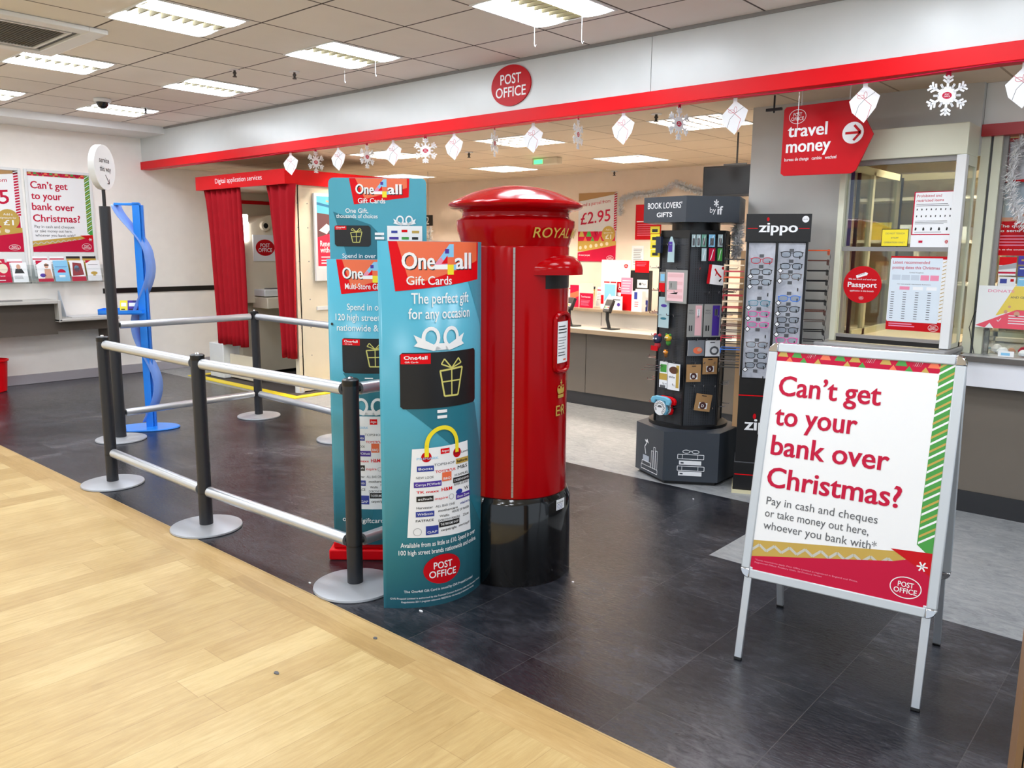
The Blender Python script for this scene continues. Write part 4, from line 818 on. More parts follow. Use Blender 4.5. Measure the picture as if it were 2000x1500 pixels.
# ================================================================== OFFICE COUNTER (back)
cx0, cx1 = -9.0, -2.6
t = thing('service_counter', 'long back service counter with taupe panels and a pale top', 'counter', (-5.8, 6.7, 0))
mb = MB()
for k in range(8):
    xa = -4.97+.0-1.0*(k-2)-.0
for xa, xb in ((-9.0, -8.0), (-7.99, -6.99), (-6.98, -5.9), (-5.89, -4.755), (-4.748, -3.6), (-3.59, -2.6)): mb.box(xa, 6.54, .13, xb, 6.58, .745, taupe)
mb.ob('front_panel', t, **k_); MB().box(cx0, 6.55, 0, cx1, 6.6, .13, plinth).ob('plinth', t, **k_)
MB().box(cx0, 6.36, .745, cx1, 6.9, .785, cedge).box(cx0, 6.362, .785, cx1, 6.9, .787, ctop).ob('worktop', t, **k_)
MB().box(cx0, 6.8, .787, cx1, 6.84, .93, ctop).box(-4.76, 6.797, .787, -4.755, 6.8, .93, taupe).ob('upstand', t, **k_)
MB().box(cx0, 6.72, .93, cx1, 7.0, .955, cedge).ob('upper_shelf', t, **k_)
def oncount(x, y, Y, Z=None): v = at(x, y, 1, Y); return v
def reader(px, lb):
    p = at(px, 633, 1, 6.56); t = thing('card_reader', lb, 'card reader', (p.x, p.y, .7875), R(-12), 'card payment terminals on the back counter')
    MB().box(-.07, -.05, 0, .09, .06, .008, black).ob('stand_foot', t); MB().tube([(0, 0, .005), (-.03, 0, .09), (-.03, 0, .17)], .017, black, 8).ob('stand_arm', t)
    mb = MB().box(-.045, -.02, 0, .045, .02, .13, black, xf(-.03, -.01, .16, rx=R(-25))); a = Art(.0205); a.rect(-.035, .07, .035, .105, pk).rect(-.03, .03, .03, .062, pw)
    a.up()
    for i in range(3): a.rect(-.028+i*.02, .035, -.014+i*.02, .055, (green, yellow, red)[i])
    mb.art(a, xf(-.03, -.01, .16, rx=R(-25))); mb.ob('keypad_unit', t, bevel=.005)
reader(1190, 'black card payment terminal on a bent stand on the back counter'); reader(1115, 'black card terminal half hidden behind the letter box')
def card(name, lb, cat, x0, y0, x1, y1, Y, artf, th=.006, base=pw, grp=None, zfix=None):   # upright card from photo corners, at depth Y
    A_ = at(x0, y1, 1, Y); B_ = at(x1, y0, 1, Y); B_ = Vector((at(x1, y1, 1, Y).x, Y, at(x0, y0, 1, Y).z)); w = B_.x-A_.x; z0 = zfix if zfix is not None else A_.z; h = B_.z-z0
    mb = MB().box(-w/2, 0, 0, w/2, th, h, base); a = Art(); artf(a, w, h); mb.art(a, Matrix.Translation((-w/2, 0, 0))); return single(name, mb, lb, cat, grp, ((A_.x+B_.x)/2, Y, z0))
def a_access(a, w, h):
    a.logo(w*.85, h*.88, w*.07, h*.04, sred)
    for k in range(3): a.rect(w*(.1+k*.23), h*.35, w*(.3+k*.23), h*.56, sred)
    a.up()
    a.line([(w*.14, h*.4), (w*.2, h*.46), (w*.24, h*.52)], w*.03, pw).ell(w*.43, h*.44, w*.06, w*.06, pw).ring(w*.66, h*.43, w*.05, w*.05, w*.015, pw, 12).line([(w*.63, h*.53), (w*.64, h*.45), (w*.71, h*.44)], w*.02, pw).rect(0, h*.1, w*.95, h*.28, sred); a.up(); a.ell(w*.42, h*.28, w*.15, w*.15, pw)
card('counter_notice', 'white notice with three red access symbols on the back counter', 'notice', 1173, 507, 1229, 600, 6.86, a_access, zfix=.955)
card('counter_leaflet', 'red and cream leaflet nearest the letter box on the back counter', 'leaflet', 1132, 553, 1158, 598, 6.84, lambda a, w, h: (a.rect(0, 0, w, h*.6, pored), a.rect(0, h*.6, w, h, cream), a.up(), a.text('Travel Insurance', w*.1, h*.42, h*.1, pw, .5, w*.7), a.lines(w*.1, h*.3, w*.8, 5, h*.05, h*.015, pink)), zfix=.955)
card('counter_leaflet', 'red booklet beside the letter box slot on the back counter', 'leaflet', 1113, 556, 1130, 598, 6.86, lambda a, w, h: (a.rect(0, 0, w, h, pored), a.up(), a.poly([(0, h*.3), (w, h*.5), (w, h*.75), (0, h*.6)], orange)), zfix=.955)
card('counter_leaflet', 'small mountain picture leaflet in front of the access notice', 'leaflet', 1179, 552, 1203, 580, 6.83, lambda a, w, h: (a.rect(w*.05, h*.3, w*.95, h*.95, lblue), a.up(), a.poly([(w*.1, h*.3), (w*.5, h*.6), (w*.9, h*.3)], pw), a.rect(w*.1, h*.08, w*.8, h*.14, red)), zfix=.955)
card('counter_leaflet', 'pink gridded leaflet on the back counter', 'leaflet', 1212, 542, 1234, 598, 6.84, lambda a, w, h: (a.rect(0, 0, w, h*.5, red), a.rect(0, h*.5, w, h, pink), a.up(), a.lines(w*.1, h*.9, w*.9, 5, h*.08, h*.02, pw)), zfix=.955)
card('counter_leaflet', 'small white card with a purple flower on the back counter', 'leaflet', 1195, 578, 1215, 598, 6.79, lambda a, w, h: (a.ell(w*.65, h*.4, w*.15, w*.15, purple), a.rect(w*.1, h*.7, w*.8, h*.78, pgrey)), zfix=.955)
card('payment_sign', 'small white mobile payment sign on the back counter', 'sign', 1244, 546, 1264, 562, 6.9, lambda a, w, h: (a.ell(w*.3, h*.48, w*.1, w*.11, pk), a.text('Pay', w*.45, h*.35, h*.4, pgrey, 0, w*.4)), base=pw)
card('sign_stand', 'blue and white sign below the mobile payment sign', 'sign', 1240, 564, 1265, 600, 6.88, lambda a, w, h: (a.rect(w*.5, 0, w, h*.5, blue), a.up(), a.rect(w*.6, h*.2, w*.9, h*.3, pw)), zfix=.955)
card('charity_box', 'white collection box with a blue label on the back counter', 'box', 1233, 568, 1253, 601, 6.76, lambda a, w, h: (a.rect(w*.25, h*.6, w*.55, h*.95, blue), a.up(), a.lines(w*.3, h*.45, w*.7, 3, h*.1, h*.03, red)), th=.07, zfix=.955)
card('payment_box', 'dark grey box behind the mobile payment sign', 'box', 1229, 528, 1266, 600, 6.93, lambda a, w, h: None, th=.06, base=pk, zfix=.955)
card('red_notice', 'small plain red notice above the mobile payment sign', 'notice', 1240, 509, 1267, 532, 6.92, lambda a, w, h: (a.rect(0, 0, w, h, red), a.up(), a.lines(w*.1, h*.8, w*.85, 3, h*.12, h*.03, pink)), base=red)
for k in range(5):
    p = at(1118+k*14, 545, 1, 7.0+.03*(k % 2))
    leaflet((p.x, 6.97+.012*(k % 2), .97), 0, .075, .2, (7, 3, 0, 6, 7)[k], ('pale leaflet nearest the letter box in the counter rack', 'white leaflet second in the counter rack', 'lilac leaflet in the middle of the counter rack', 'dark topped leaflet in the counter rack', 'white leaflet beside the access notice in the counter rack')[k], 'leaflets in the rack on the back counter', -8)
# glass screen and posters on the back wall
for k, (x0, x1) in enumerate(((-9.0, -7.0), (-6.98, -4.8), (-4.78, -2.6))): pass
card('wall_poster', 'parcel from £2.95 poster on the office back wall', 'poster', 1128, 378, 1202, 510, YB-.008, lambda a, w, h: parcel(a, w, h))
card('wall_poster', 'small red poster with a white ornament beside the book display header', 'poster', 1240, 400, 1290, 468, YB-.008, lambda a, w, h: (a.rect(0, 0, w, h, sred), a.up(), a.ring(w*.55, h*.78, w*.18, h*.14, w*.02, pink, 20), a.rect(w*.05, h*.5, w*.6, h*.53, pw), a.lines(w*.08, h*.42, w*.9, 6, h*.06, h*.015, pink)), base=sred)
card('wall_notice', 'white printed notice below the small red poster', 'notice', 1233, 480, 1256, 525, YB-.008, lambda a, w, h: a.lines(w*.15, h*.85, w*.9, 10, h*.075, h*.02, pgrey))
p = at(839, 420, 1, 7.2)
t = thing('number_sign', 'black number 2 counter sign with white figure', 'sign', (p.x, 7.2, at(839, 441, 1, 7.2).z)); w = .2; h = at(839, 420, 1, 7.2).z-at(839, 441, 1, 7.2).z
mb = MB().box(-.16, 0, 0, .05, .01, h, black); a = Art(); a.text('2', -.045, .02, h*1.0, pw, .9, .065, 'c'); mb.art(a); mb.ob('sign_plate', t); MB().tube([(-.05, .02, h), (-.05, .02, ZO-t.location.z)], .003, greyrail, 6).ob('hanger', t)
def tinsel(name, lb, pts, rad, n, seed=1, spike=.005):
    rr = random.Random(seed); mb = MB(); P = [Vector(p) for p in pts]; mb.tube(P, .003, tinselm, 5)
    seg = [(P[i+1]-P[i]).length for i in range(len(P)-1)]; tot = sum(seg)
    for _ in range(n):
        d = rr.random()*tot; i = 0
        while i < len(seg)-1 and d > seg[i]: d -= seg[i]; i += 1
        o = P[i]+(P[i+1]-P[i])*(d/seg[i]); v = Vector((rr.gauss(0, 1), rr.gauss(0, 1), rr.gauss(0, 1))).normalized()*rad*rr.uniform(.6, 1.1); q = v.cross(Vector((rr.random(), rr.random(), 1))).normalized()*spike
        mb.add([o-q, o+q, o+v+q*.4, o+v-q*.4], [(0, 1, 2, 3)], tinselm)
    return single(name, mb, lb, 'tinsel')
tp = [at(*q, 1, YB-.07) for q in ((1212, 418), (1214, 388), (1240, 380), (1268, 379), (1295, 373), (1320, 358), (1345, 368), (1372, 374), (1400, 376), (1440, 372))]
tinsel('tinsel_garland', 'silver tinsel garland draped on the office back wall', tp, .055, 3000, 3, .006)
tp = [at(*q, 1, 7.25) for q in ((840, 446), (838, 470), (842, 500))]; tinsel('tinsel_garland', 'silver tinsel hanging under the number 2 sign', tp, .06, 500, 4, .005)
# television
c = [at(*q, 1, 6.3) for q in ((1374, 326), (1500, 318), (1376, 386))]
t = thing('television', 'black wall television seen beside the grey column', 'television', ((c[0].x+c[1].x)/2, 6.3, c[2].z)); w = c[1].x-c[0].x; h = c[0].z-c[2].z
MB().box(-w/2, 0, 0, w/2, .04, h, black).ob('bezel', t, bevel=.004); MB().box(-w/2+.015, -.002, .02, w/2-.015, 0, h-.015, mat('tv_screen', (12, 12, 14), .15)).ob('screen', t); MB().box(-.006, .03, h, .006, .038, ZO-t.location.z-.002, black).ob('ceiling_mount', t)
MB().box(-.1, -.0, h-.0, .1, .01, h+.012, pgrey).ob('top_clip', t)
# desk tinsel board / white glow between displays: glass partition over the counter
MB_ = MB().box(cx0, 6.9, .96, cx1, 6.91, 1.35, glass)
# ================================================================== HATCH WINDOW, RIGHT BAY
def onpl(x, y, P0, n):            # sight line meets an upright plane through P0 with normal n
    d = _r*((x-1000)/FPX)+_u*((750-y)/FPX)+_f; return CAM+d*((P0-CAM).dot(n)/d.dot(n))
KX0, KX1, KY = -1.845, -1.165, 5.1; KB = 6.2
t = thing('service_hatch', 'glazed secure service hatch with an olive header and white frame posts', 'service hatch', (-1.5, 5.3, .97))
MB().box(KX0, KY, 2.085, KX1, 5.35, 2.255, olive).ob('header_box', t, bevel=.004, **k_)
MB().box(KX0, KY+.02, 2.055, KX1-.04, KY+.05, 2.085, greyrail).ob('top_rail', t, **k_); MB().box(KX0+.02, KY+.02, 1.555, KX1-.04, KY+.055, 1.58, greyrail).ob('cross_rail', t, **k_)
for xa, xb in ((KX0, KX0+.035), (KX1-.05, KX1)): MB().box(xa, KY, 1.005, xb, KY+.06, 2.085, white if xa > -1.5 else olive).ob('frame_post', t, bevel=.003, **k_)
MB().box(KX1-.012, KY+.06, 2.03, KX1, 5.35, 2.085, olive).box(KX1-.012, 5.32, 1.005, KX1, 5.35, 2.03, olive).box(KX1-.012, KY+.06, 1.005, KX1, 5.35, 1.03, olive).ob('side_frame', t, **k_)
MB().box(KX0+.035, KY+.034, 1.58, KX1-.05, KY+.04, 2.055, glass).ob('upper_pane', t, **k_)
MB().box(KX0+.035, KY+.034, 1.05, KX1-.05, KY+.04, 1.555, glass).ob('lower_pane', t, **k_)
MB().box(KX1-.008, KY+.06, 1.03, KX1-.004, 5.32, 2.03, glass).ob('side_pane', t, **k_)
MB().box(KX0+.03, KY+.02, 1.03, KX1-.05, KY+.05, 1.05, greyrail).box(KX0+.03, KY+.03, 1.003, KX1-.05, KY+.08, 1.03, black).ob('bottom_track', t, **k_)
MB().box(KX0-.06, 5.0, .97, KX1+.01, 6.3, 1.0, mat('ledge_grey', (150, 150, 150), .35)).box(KX0-.02, 5.06, .93, KX1-.03, 5.34, .969, pk).ob('ledge', t, bevel=.01, **k_)
# inner glazed parcel box
mb = MB(); fr = mat('inner_frame', (206, 200, 164), .45)
mb.box(KX0, 5.2, 2.04, KX0+.03, KB, 2.085, fr).box(KX0, KB-.03, 1.003, KX0+.04, KB+.01, 2.085, fr).box(KX0, 5.42, 1.003, KX0+.03, KB, 1.045, fr).box(KX0, KB-.03, 2.04, KX1+.6, KB, 2.085, fr).box(KX0, KB-.03, 1.003, KX1+.6, KB, 1.04, fr)
mb.box(KX0, 5.62, 1.003, KX0+.03, 5.66, 2.06, fr).box(KX0+.0, 5.68, 1.003, KX0+.02, 5.69, 2.06, black).box(KX0, 5.4, 1.003, KX0+.02, 5.415, 2.06, black).box(-1.15, KB-.03, 1.003, -1.12, KB, 2.08, fr).box(KX0+.04, KB-.035, 1.003, KX0+.055, KB-.03, 2.06, black); mb.ob('inner_frame', t, **k_)
MB().box(KX0+.01, 5.42, 1.045, KX0+.014, KB-.03, 2.04, glass).box(KX0+.04, KB-.02, 1.04, KX1, KB-.016, 2.04, glass).ob('inner_pane', t, **k_)
MB().box(KX0+.002, 5.1, 1.0005, KX1-.05, KB, 1.003, mat('hatch_floor', (222, 206, 170), .4)).ob('hatch_floor', t, **k_)
struct('wall_hatch_office', MB().box(-2.5, 7.3, 0, XR, 7.35, ZO, mat('office_cream', (214, 196, 160), .6)))
t = thing('shelving_unit', 'cream office shelving behind the hatch glass', 'shelving', (-1.6, 7.1, 0))
mb = MB()
for z in (.5, .9, 1.3, 1.62, 1.95): mb.box(-2.45, 6.95, z, -.2, 7.29, z+.025, cream)
mb.ob('shelf', t, **k_); mb = MB()
for x in (-2.45, -1.9, -1.3, -.75, -.2): mb.box(x, 6.95, .0, x+.025, 7.29, 2.0, cream)
mb.ob('upright', t, **k_)
mb = MB(); mb.box(-.9, 6.93, 1.1, -.55, 6.94, 1.62, mat('teal_pad', (150, 200, 190), .6)); single('teal_pinboard', mb, 'pale teal board hanging inside the hatch office, seen through the side glass', 'board')
for x, z, w, h, m_, lb in ((-2.3, 1.645, .2, .14, yellow, 'yellow box on the office shelf behind the hatch'), (-2.05, 1.645, .13, .12, pw, 'white box beside the yellow one on the office shelf'), (-1.8, 1.645, .25, .1, pw, 'long white box on the office shelf'), (-1.5, 1.645, .15, .12, brown, 'brown parcel on the office shelf near the yellow notice'),
                           (-2.2, 1.325, .2, .15, brown, 'brown box low on the office shelf'), (-1.1, 1.325, .2, .12, pw, 'white box low on the office shelf'), (-1.15, 1.645, .3, .2, brown, 'big brown parcel on the office shelf at the right')):
    single('storage_box', MB().box(x, 7.0, z+.001, x+w, 7.2, z+h, m_), lb, 'box', 'boxes on the office shelves')
def kcard(name, lb, cat, tl, tr, br, bl, Y, artf, base=pw, th=.002):
    a_, b_, c_, d_ = [at(*q, 1, Y) for q in (tl, tr, br, bl)]; x0 = (a_.x+d_.x)/2; x1 = (b_.x+c_.x)/2; z0 = (c_.z+d_.z)/2; z1 = (a_.z+b_.z)/2; w, h = x1-x0, z1-z0
    mb = MB().box(0, 0, 0, w, th, h, base); a = Art(); artf(a, w, h); mb.art(a); return single(name, mb, lb, cat, None, (x0, Y, z0))
def a_proh(a, w, h):
    a.rect(0, h*.22, w, h, pored); a.up(); a.rect(w*.03, h*.24, w*.96, h*.985, pw); a.up(); a.text('Prohibited and', w*.07, h*.9, h*.07, pored, .4, w*.6).text('restricted items', w*.07, h*.82, h*.07, pored, .4, w*.66); a.lines(w*.07, h*.77, w*.93, 2, h*.03, h*.01, pgrey, 5)
    for j, y in enumerate((.68, .56, .33)):
        for i in range(8 if j < 2 else 5):
            cx = w*(.1+i*(.115 if j < 2 else .19)); s = h*(.016 if j < 2 else .026); a.poly([(cx-s*.6, h*y-s), (cx+s*(.4+.4*(i % 2)), h*y-s), (cx+s*.7, h*y+s*.6), (cx, h*y+s*1.3), (cx-s*.5, h*y+s*.5)], pk)
    a.lines(w*.07, h*.47, w*.9, 3, h*.025, h*.008, pgrey, 6); a.lines(w*.07, h*.27, w*.9, 1, h*.025, h*.008, pgrey, 7)
    a.rect(w*.2, h*.08, w*.3, h*.12, pored).logo(w*.88, h*.1, w*.04, h*.03, sred)
kcard('notice', 'Prohibited and restricted items notice on the upper hatch glass', 'notice', (1786, 374), (1866, 373), (1859, 484), (1778, 482), KY+.03, a_proh)
def a_yel(a, w, h):
    a.rect(w*.02, h*.04, w*.98, h*.96, yellow); a.up(); a.text('DO NOT TOUCH', w/2, h*.7, h*.13, pgrey, .3, w*.7, 'c').text('STAFF', w/2, h*.45, h*.13, pgrey, .3, w*.28, 'c').text('OPERATION ONLY', w/2, h*.2, h*.13, pgrey, .3, w*.78, 'c')
kcard('notice', 'yellow DO NOT TOUCH notice on the upper hatch glass', 'notice', (1722, 447), (1775, 447), (1773, 482), (1721, 482), KY+.03, a_yel, black)
def a_latest(a, w, h):
    a.rect(0, 0, w, h*.13, sred).rect(0, h*.96, w, h, sred); a.up(); a.rect(w*.01, h*.115, w*.92, h*.975, mat('paper_blue_white', (214, 226, 236), .5)); a.up()
    a.text('Latest recommended', w*.04, h*.9, h*.055, pored, .4, w*.66).text('posting dates this Christmas', w*.04, h*.83, h*.055, pored, .4, w*.84).text('United Kingdom', w*.48, h*.775, h*.022, pgrey, .3, w*.25, 'c')
    for i in range(5): a.rect(w*(.05+i*.17), h*.68, w*(.2+i*.17), h*.75, (pw, pink)[i > 2] if i > 2 else mat('tint_grey', (192, 204, 216), .5))
    a.text('Our most popular international destinations', w*.45, h*.62, h*.02, pgrey, .4, w*.6, 'c')
    for i in range(3): a.rect(w*(.2+i*.24), h*.55, w*(.38+i*.24), h*.595, (pink, pw, pw)[i])
    for j in range(12):
        for i in range(4): a.rect(w*(.05+i*.22), h*(.51-j*.032), w*(.05+i*.22+.06), h*(.51-j*.032)+h*.009, pgrey)
    for k in range(16): a.poly([(w*.93, h*(.16+k*.05)), (w*.99, h*(.18+k*.05)), (w*.99, h*(.19+k*.05)), (w*.93, h*(.17+k*.05))], gold)
    a.logo(w*.86, h*.055, w*.09, h*.045, sred, False); a.lines(w*.05, h*.08, w*.6, 2, h*.03, h*.015, pink, 3)
kcard('notice', 'Latest recommended posting dates poster in the lower hatch glass', 'poster', (1741, 500), (1849, 501), (1840, 649), (1729, 644), KY+.03, a_latest)
pc_ = at(1684, 556, 1, KY+.03); mb = MB(); mb.plate([(.112*math.cos(k*PI/24), .112*math.sin(k*PI/24)) for k in range(48)], -.002, 0, sred); a = Art(.0025)
a.text('Passport', 0, -.015, .043, pw, .9, .17, 'c').text('We can check and send your', 0, .028, .014, pw, .3, .165, 'c').text('application in this branch', 0, -.042, .014, pw, .3, .14, 'c'); a.poly([(-.04, .055), (.015, .075), (.03, .07), (.025, .058), (-.035, .038)], pw); a.up(); a.text('TRAVEL', -.03, .05, .012, pgrey, .3, .045, slope=.35); a.logo(0, -.08, .014, .01, sred, False); mb.art(a)
single('sticker', mb, 'round red Passport sticker on the lower hatch glass', 'sticker', None, pc_)
single('banner_strip', MB().box(KX0+.045, KY+.06, 1.585, KX0+.065, KY+.065, 2.04, mat('navy_strip', (50, 44, 96), .5)), 'narrow navy strip inside the left edge of the hatch', 'strip')
# right bay
t = thing('bay_counter', 'grey topped right hand counter with a white front and dark kick', 'counter', (.9, 5.6, 0))
MB().box(KX1+.02, 5.28, .925, XR-.01, 6.2, .957, mat('bay_edge', (96, 92, 88), .4)).box(KX1+.02, 5.283, .957, XR-.01, 6.2, .959, mat('bay_top', (180, 180, 182), .3)).ob('worktop', t, **k_)
MB().box(KX1+.03, 5.3, .78, XR-.01, 5.33, .925, mat('bay_white', (232, 234, 240), .45, bump=.05, bscale=300)).box(KX1+.03, 5.33, .78, XR-.01, 5.39, .8, pgrey).ob('front_panel', t, **k_)
MB().box(KX1+.005, 5.39, .13, XR-.01, 5.42, .925, taupe).ob('modesty_panel', t, **k_); MB().box(KX1+.005, 5.38, 0, XR-.01, 5.41, .13, plinth).ob('kick', t, **k_)
mb = MB().box(-1.165, 5.41, .96, -1.12, 5.46, 2.205, olive).box(-1.105, 5.41, .96, -1.06, 5.47, 2.205, olive).box(-1.12, 5.43, .96, -1.105, 5.46, 2.205, pgrey).box(-1.06, 5.44, .96, -1.035, 5.47, 2.205, greyrail); struct('trim_7', mb)
single('bay_screen', MB().box(-1.03, 5.56, .962, XR-.01, 5.568, 2.2, glass), 'clear glass screen above the right hand counter', 'glass screen')
def a_send(a, w, h):
    a.rect(0, 0, w, h*.45, sred).rect(0, h*.45, w, h, mat('photo_grey', (170, 186, 196), .5)); a.up(); a.poly([(0, h*.45), (w*.1, h*.5), (w*.35, h*.5), (w*.5, h*.62), (w*.8, h*.62), (w, h*.5), (w, h*.45)], skin); a.text('The quick way', w*.08, h*.37, h*.055, pw, .6, w*.75).text('to send money', w*.08, h*.31, h*.055, pw, .6, w*.8); a.lines(w*.08, h*.25, w*.9, 4, h*.04, h*.014, pink, 2); a.text('Ask at the counter for', w*.05, h*.07, h*.03, pw, .5, w*.7)
kcard('bay_poster', 'dark red send money poster cut by the right photo edge', 'poster', (1948, 350), (2060, 346), (2052, 503), (1938, 496), 5.52, a_send, sred, .004)
mb = MB(); p_ = at(1966, 352, 1, 5.5); q_ = at(1968, 272, 1, 5.5)
mb.box(q_.x-.015, 5.47, p_.z, q_.x, 5.52, q_.z+.02, pw).box(q_.x, 5.47, p_.z, q_.x+.016, 5.5, q_.z, sred).box(q_.x, 5.47, q_.z-.016, q_.x+.6, 5.5, q_.z, sred).box(q_.x, 5.47, p_.z-.014, q_.x+.6, 5.5, p_.z, sred).box(q_.x, 5.495, p_.z, q_.x+.6, 5.5, q_.z, mat('frame_silver', (176, 178, 182), .3, .4)); single('rate_board', mb, 'red edged silver board at the top right photo edge', 'board')
LBQ = ['red and grey leaflet right of the olive posts, upper shelf', 'white leaflet with a blue picture below the red and grey one', 'navy leaflet at the right photo edge', 'bright blue leaflet at the right photo edge', 'light blue leaflet at the right photo edge']
def a_l1(a, w, h): a.rect(0, h*.55, w, h, red).rect(0, h*.1, w, h*.2, pored); a.up(); a.poly([(0, h*.5), (w, h*.7), (w, h*.4), (0, h*.3)], mat('tint_grey2', (170, 172, 178), .5))
kcard('bay_leaflet', LBQ[0], 'leaflet', (1952, 502), (1986, 502), (1984, 538), (1950, 538), 5.48, a_l1)
kcard('bay_leaflet', LBQ[1], 'leaflet', (1950, 541), (1984, 541), (1983, 559), (1949, 559), 5.47, lambda a, w, h: a.rect(w*.1, h*.3, w*.5, h*.8, blue).rect(w*.7, h*.5, w*.9, h*.8, sred))
kcard('bay_leaflet', LBQ[2], 'leaflet', (1989, 500), (2020, 500), (2020, 517), (1989, 517), 5.48, lambda a, w, h: a.rect(w*.2, h*.4, w*.5, h*.6, gold), purple)
kcard('bay_leaflet', LBQ[3], 'leaflet', (1988, 520), (2020, 520), (2020, 540), (1988, 540), 5.47, lambda a, w, h: a.rect(w*.1, h*.7, w*.8, h*.8, pw), blue)
kcard('bay_leaflet', LBQ[4], 'leaflet', (1987, 542), (2020, 542), (2020, 559), (1987, 559), 5.46, lambda a, w, h: a.rect(w*.1, h*.7, w*.8, h*.8, pw), lblue)
def a_don(a, w, h):
    a.poly([(w*.15, 0), (w, 0), (w, h*.45), (w*.6, h*.45), (0, h*.05)], mat('donation_pink', (232, 84, 104), .4)).poly([(w*.3, h*.3), (w*.55, h), (w, h), (w, h*.42), (w*.62, h*.45)], mat('donation_yellow', (230, 206, 90), .4)); a.up()
    for cx, cy, r_ in ((.45, .4, .04), (.62, .36, .06), (.5, .52, .03)): a.ell(w*cx, h*cy, h*r_, h*r_, skin)
    a.text('DONATE', w*.15, h*.85, h*.09, pink, .5, w*.4).text('AND GET', w*.5, h*.72, h*.07, pgrey, .5, w*.25); a.lines(w*.5, h*.3, w*.9, 4, h*.06, h*.02, pw, 2); a.poly([(w*.15, h*.0), (w*.22, h*.12), (w*.29, h*0)], pw).line([(w*.33, h*.2), (w*.35, h*.16), (w*.39, h*.24)], h*.015, pw)
kcard('donation_sign', 'pink and yellow donation sign on top of the clear box', 'sign', (1908, 562), (2040, 556), (2036, 645), (1908, 640), 5.36, a_don)
t = thing('donation_box', 'clear perspex box with red and white contents on the right hand counter', 'box', (-.83, 5.45, .96)); 
MB().box(-1.04, 5.36, .961, -.55, 5.365, 1.1, perspex).box(-1.04, 5.36, .961, -1.035, 5.58, 1.1, perspex).box(-1.04, 5.575, .961, -.55, 5.58, 1.1, perspex).box(-1.05, 5.37, 1.1, -.55, 5.58, 1.108, perspex).ob('case', t, **k_)
mb = MB().box(-.96, 5.345, .962, -.88, 5.35, .995, pw); a = Art(); a.rect(-.945, .97, -.9, .985, lblue); mb.art(a, Matrix.Translation((0, 5.345, 0))); mb.ob('label_card', t, **k_)
rr = random.Random(5)
for k in range(14):
    x = -1.0+rr.random()*.42; y = 5.39+rr.random()*.15; m_ = rr.choice([pored, pw, pink, skin]); s = rr.uniform(.018, .032)
    mb = MB().lathe([(0, 0), (s, s*.4), (s*1.1, s), (s*.6, s*1.7), (0, s*1.9)], m_, n=10); lb = {pored: 'red', pw: 'white', pink: 'pink', skin: 'beige'}
    single('keepsake_token', mb, lb[m_]+' small soft item inside the clear perspex donation box', 'token', 'small items in the donation box', (x, y, .962))
tp = [at(*q, 1, 5.42) for q in ((1996, 268), (1984, 300), (1976, 340), (1974, 370), (1982, 400), (1996, 430), (2030, 445))]; tinsel('tinsel_garland', 'thick silver tinsel garland at the right photo edge', tp, .05, 900, 6, .004)
mb = MB().tube([at(*q, 1, 5.38) for q in ((1902, 690), (1893, 640), (1904, 610), (1912, 606))], .0025, black, 5); single('black_cable', mb, 'thin black cable looping beside the clear donation box', 'cable')
mb = MB(); p0 = at(1875, 676, 2, .962)
for k in range(3): mb.tube([(p0.x+.02*k, p0.y-.02*k, .967), (p0.x+.08, p0.y+.03, .975+.006*k), (p0.x+.16, p0.y-.01*k, .967)], .004, pk, 6)
single('black_strap', mb, 'tangled black strap on the right hand counter by the hatch post', 'strap')
single('blue_tape', MB().box(p0.x+.13, p0.y-.02, .96, p0.x+.19, p0.y+.0, .972, lblue, None), 'small pale blue tag beside the tangled strap', 'tag')
# ================================================================== BOOK GIFT CAROUSEL
def hexp(c, r_, rot): return [(c[0]+r_*math.cos(R(rot+60*k)), c[1]+r_*math.sin(R(rot+60*k))) for k in range(6)]
CC = (-2.76, 5.03)
t = thing('gift_carousel', 'hexagonal charcoal book gift carousel with a perforated column', 'display stand', (CC[0], CC[1], 0))
BC = (-2.73, 4.998); HC = (-2.79, 5.058)
rel = lambda pts: [(x-CC[0], y-CC[1]) for x, y in pts]
mb = MB(); mb.prism(rel(hexp(BC, .36, -87.5)), .025, .36, dgrey).prism(rel(hexp(BC, .33, -87.5)), 0, .025, black)
def faceM(c, r_, nrm, z=0):       # frame of a face whose outward normal points along nrm degrees
    ap = r_*math.cos(R(30)); return Matrix.Translation((c[0]-CC[0]+ap*math.cos(R(nrm)), c[1]-CC[1]+ap*math.sin(R(nrm)), z)) @ Matrix.Rotation(R(nrm+90), 4, 'Z')
def books(a, cx, cy):
    a.ring(cx-.03, cy+.16, .025, .013, .004, pw, 16).ring(cx+.03, cy+.16, .025, .013, .004, pw, 16).line([(cx-.006, cy+.165), (cx+.006, cy+.165)], .004, pw)
    for k, (y, x0, x1, fl) in enumerate(((.11, -.085, .085, 0), (.07, -.075, .07, 1), (.03, -.085, .09, 0), (-.005, -.078, .075, 1))):
        if fl: a.rect(cx+x0, cy+y, cx+x1, cy+y+.028, pw); a.up(); a.rect(cx+x0+.01, cy+y+.008, cx+x0+.03, cy+y+.018, dgrey); a.up(-1)
        else: a.line([(cx+x0, cy+y), (cx+x1, cy+y), (cx+x1, cy+y+.03), (cx+x0, cy+y+.03), (cx+x0, cy+y)], .004, pw).line([(cx+x0+.03, cy+y), (cx+x0+.03, cy+y+.03)], .003, pw).line([(cx+x1-.04, cy+y), (cx+x1-.04, cy+y+.03)], .003, pw)
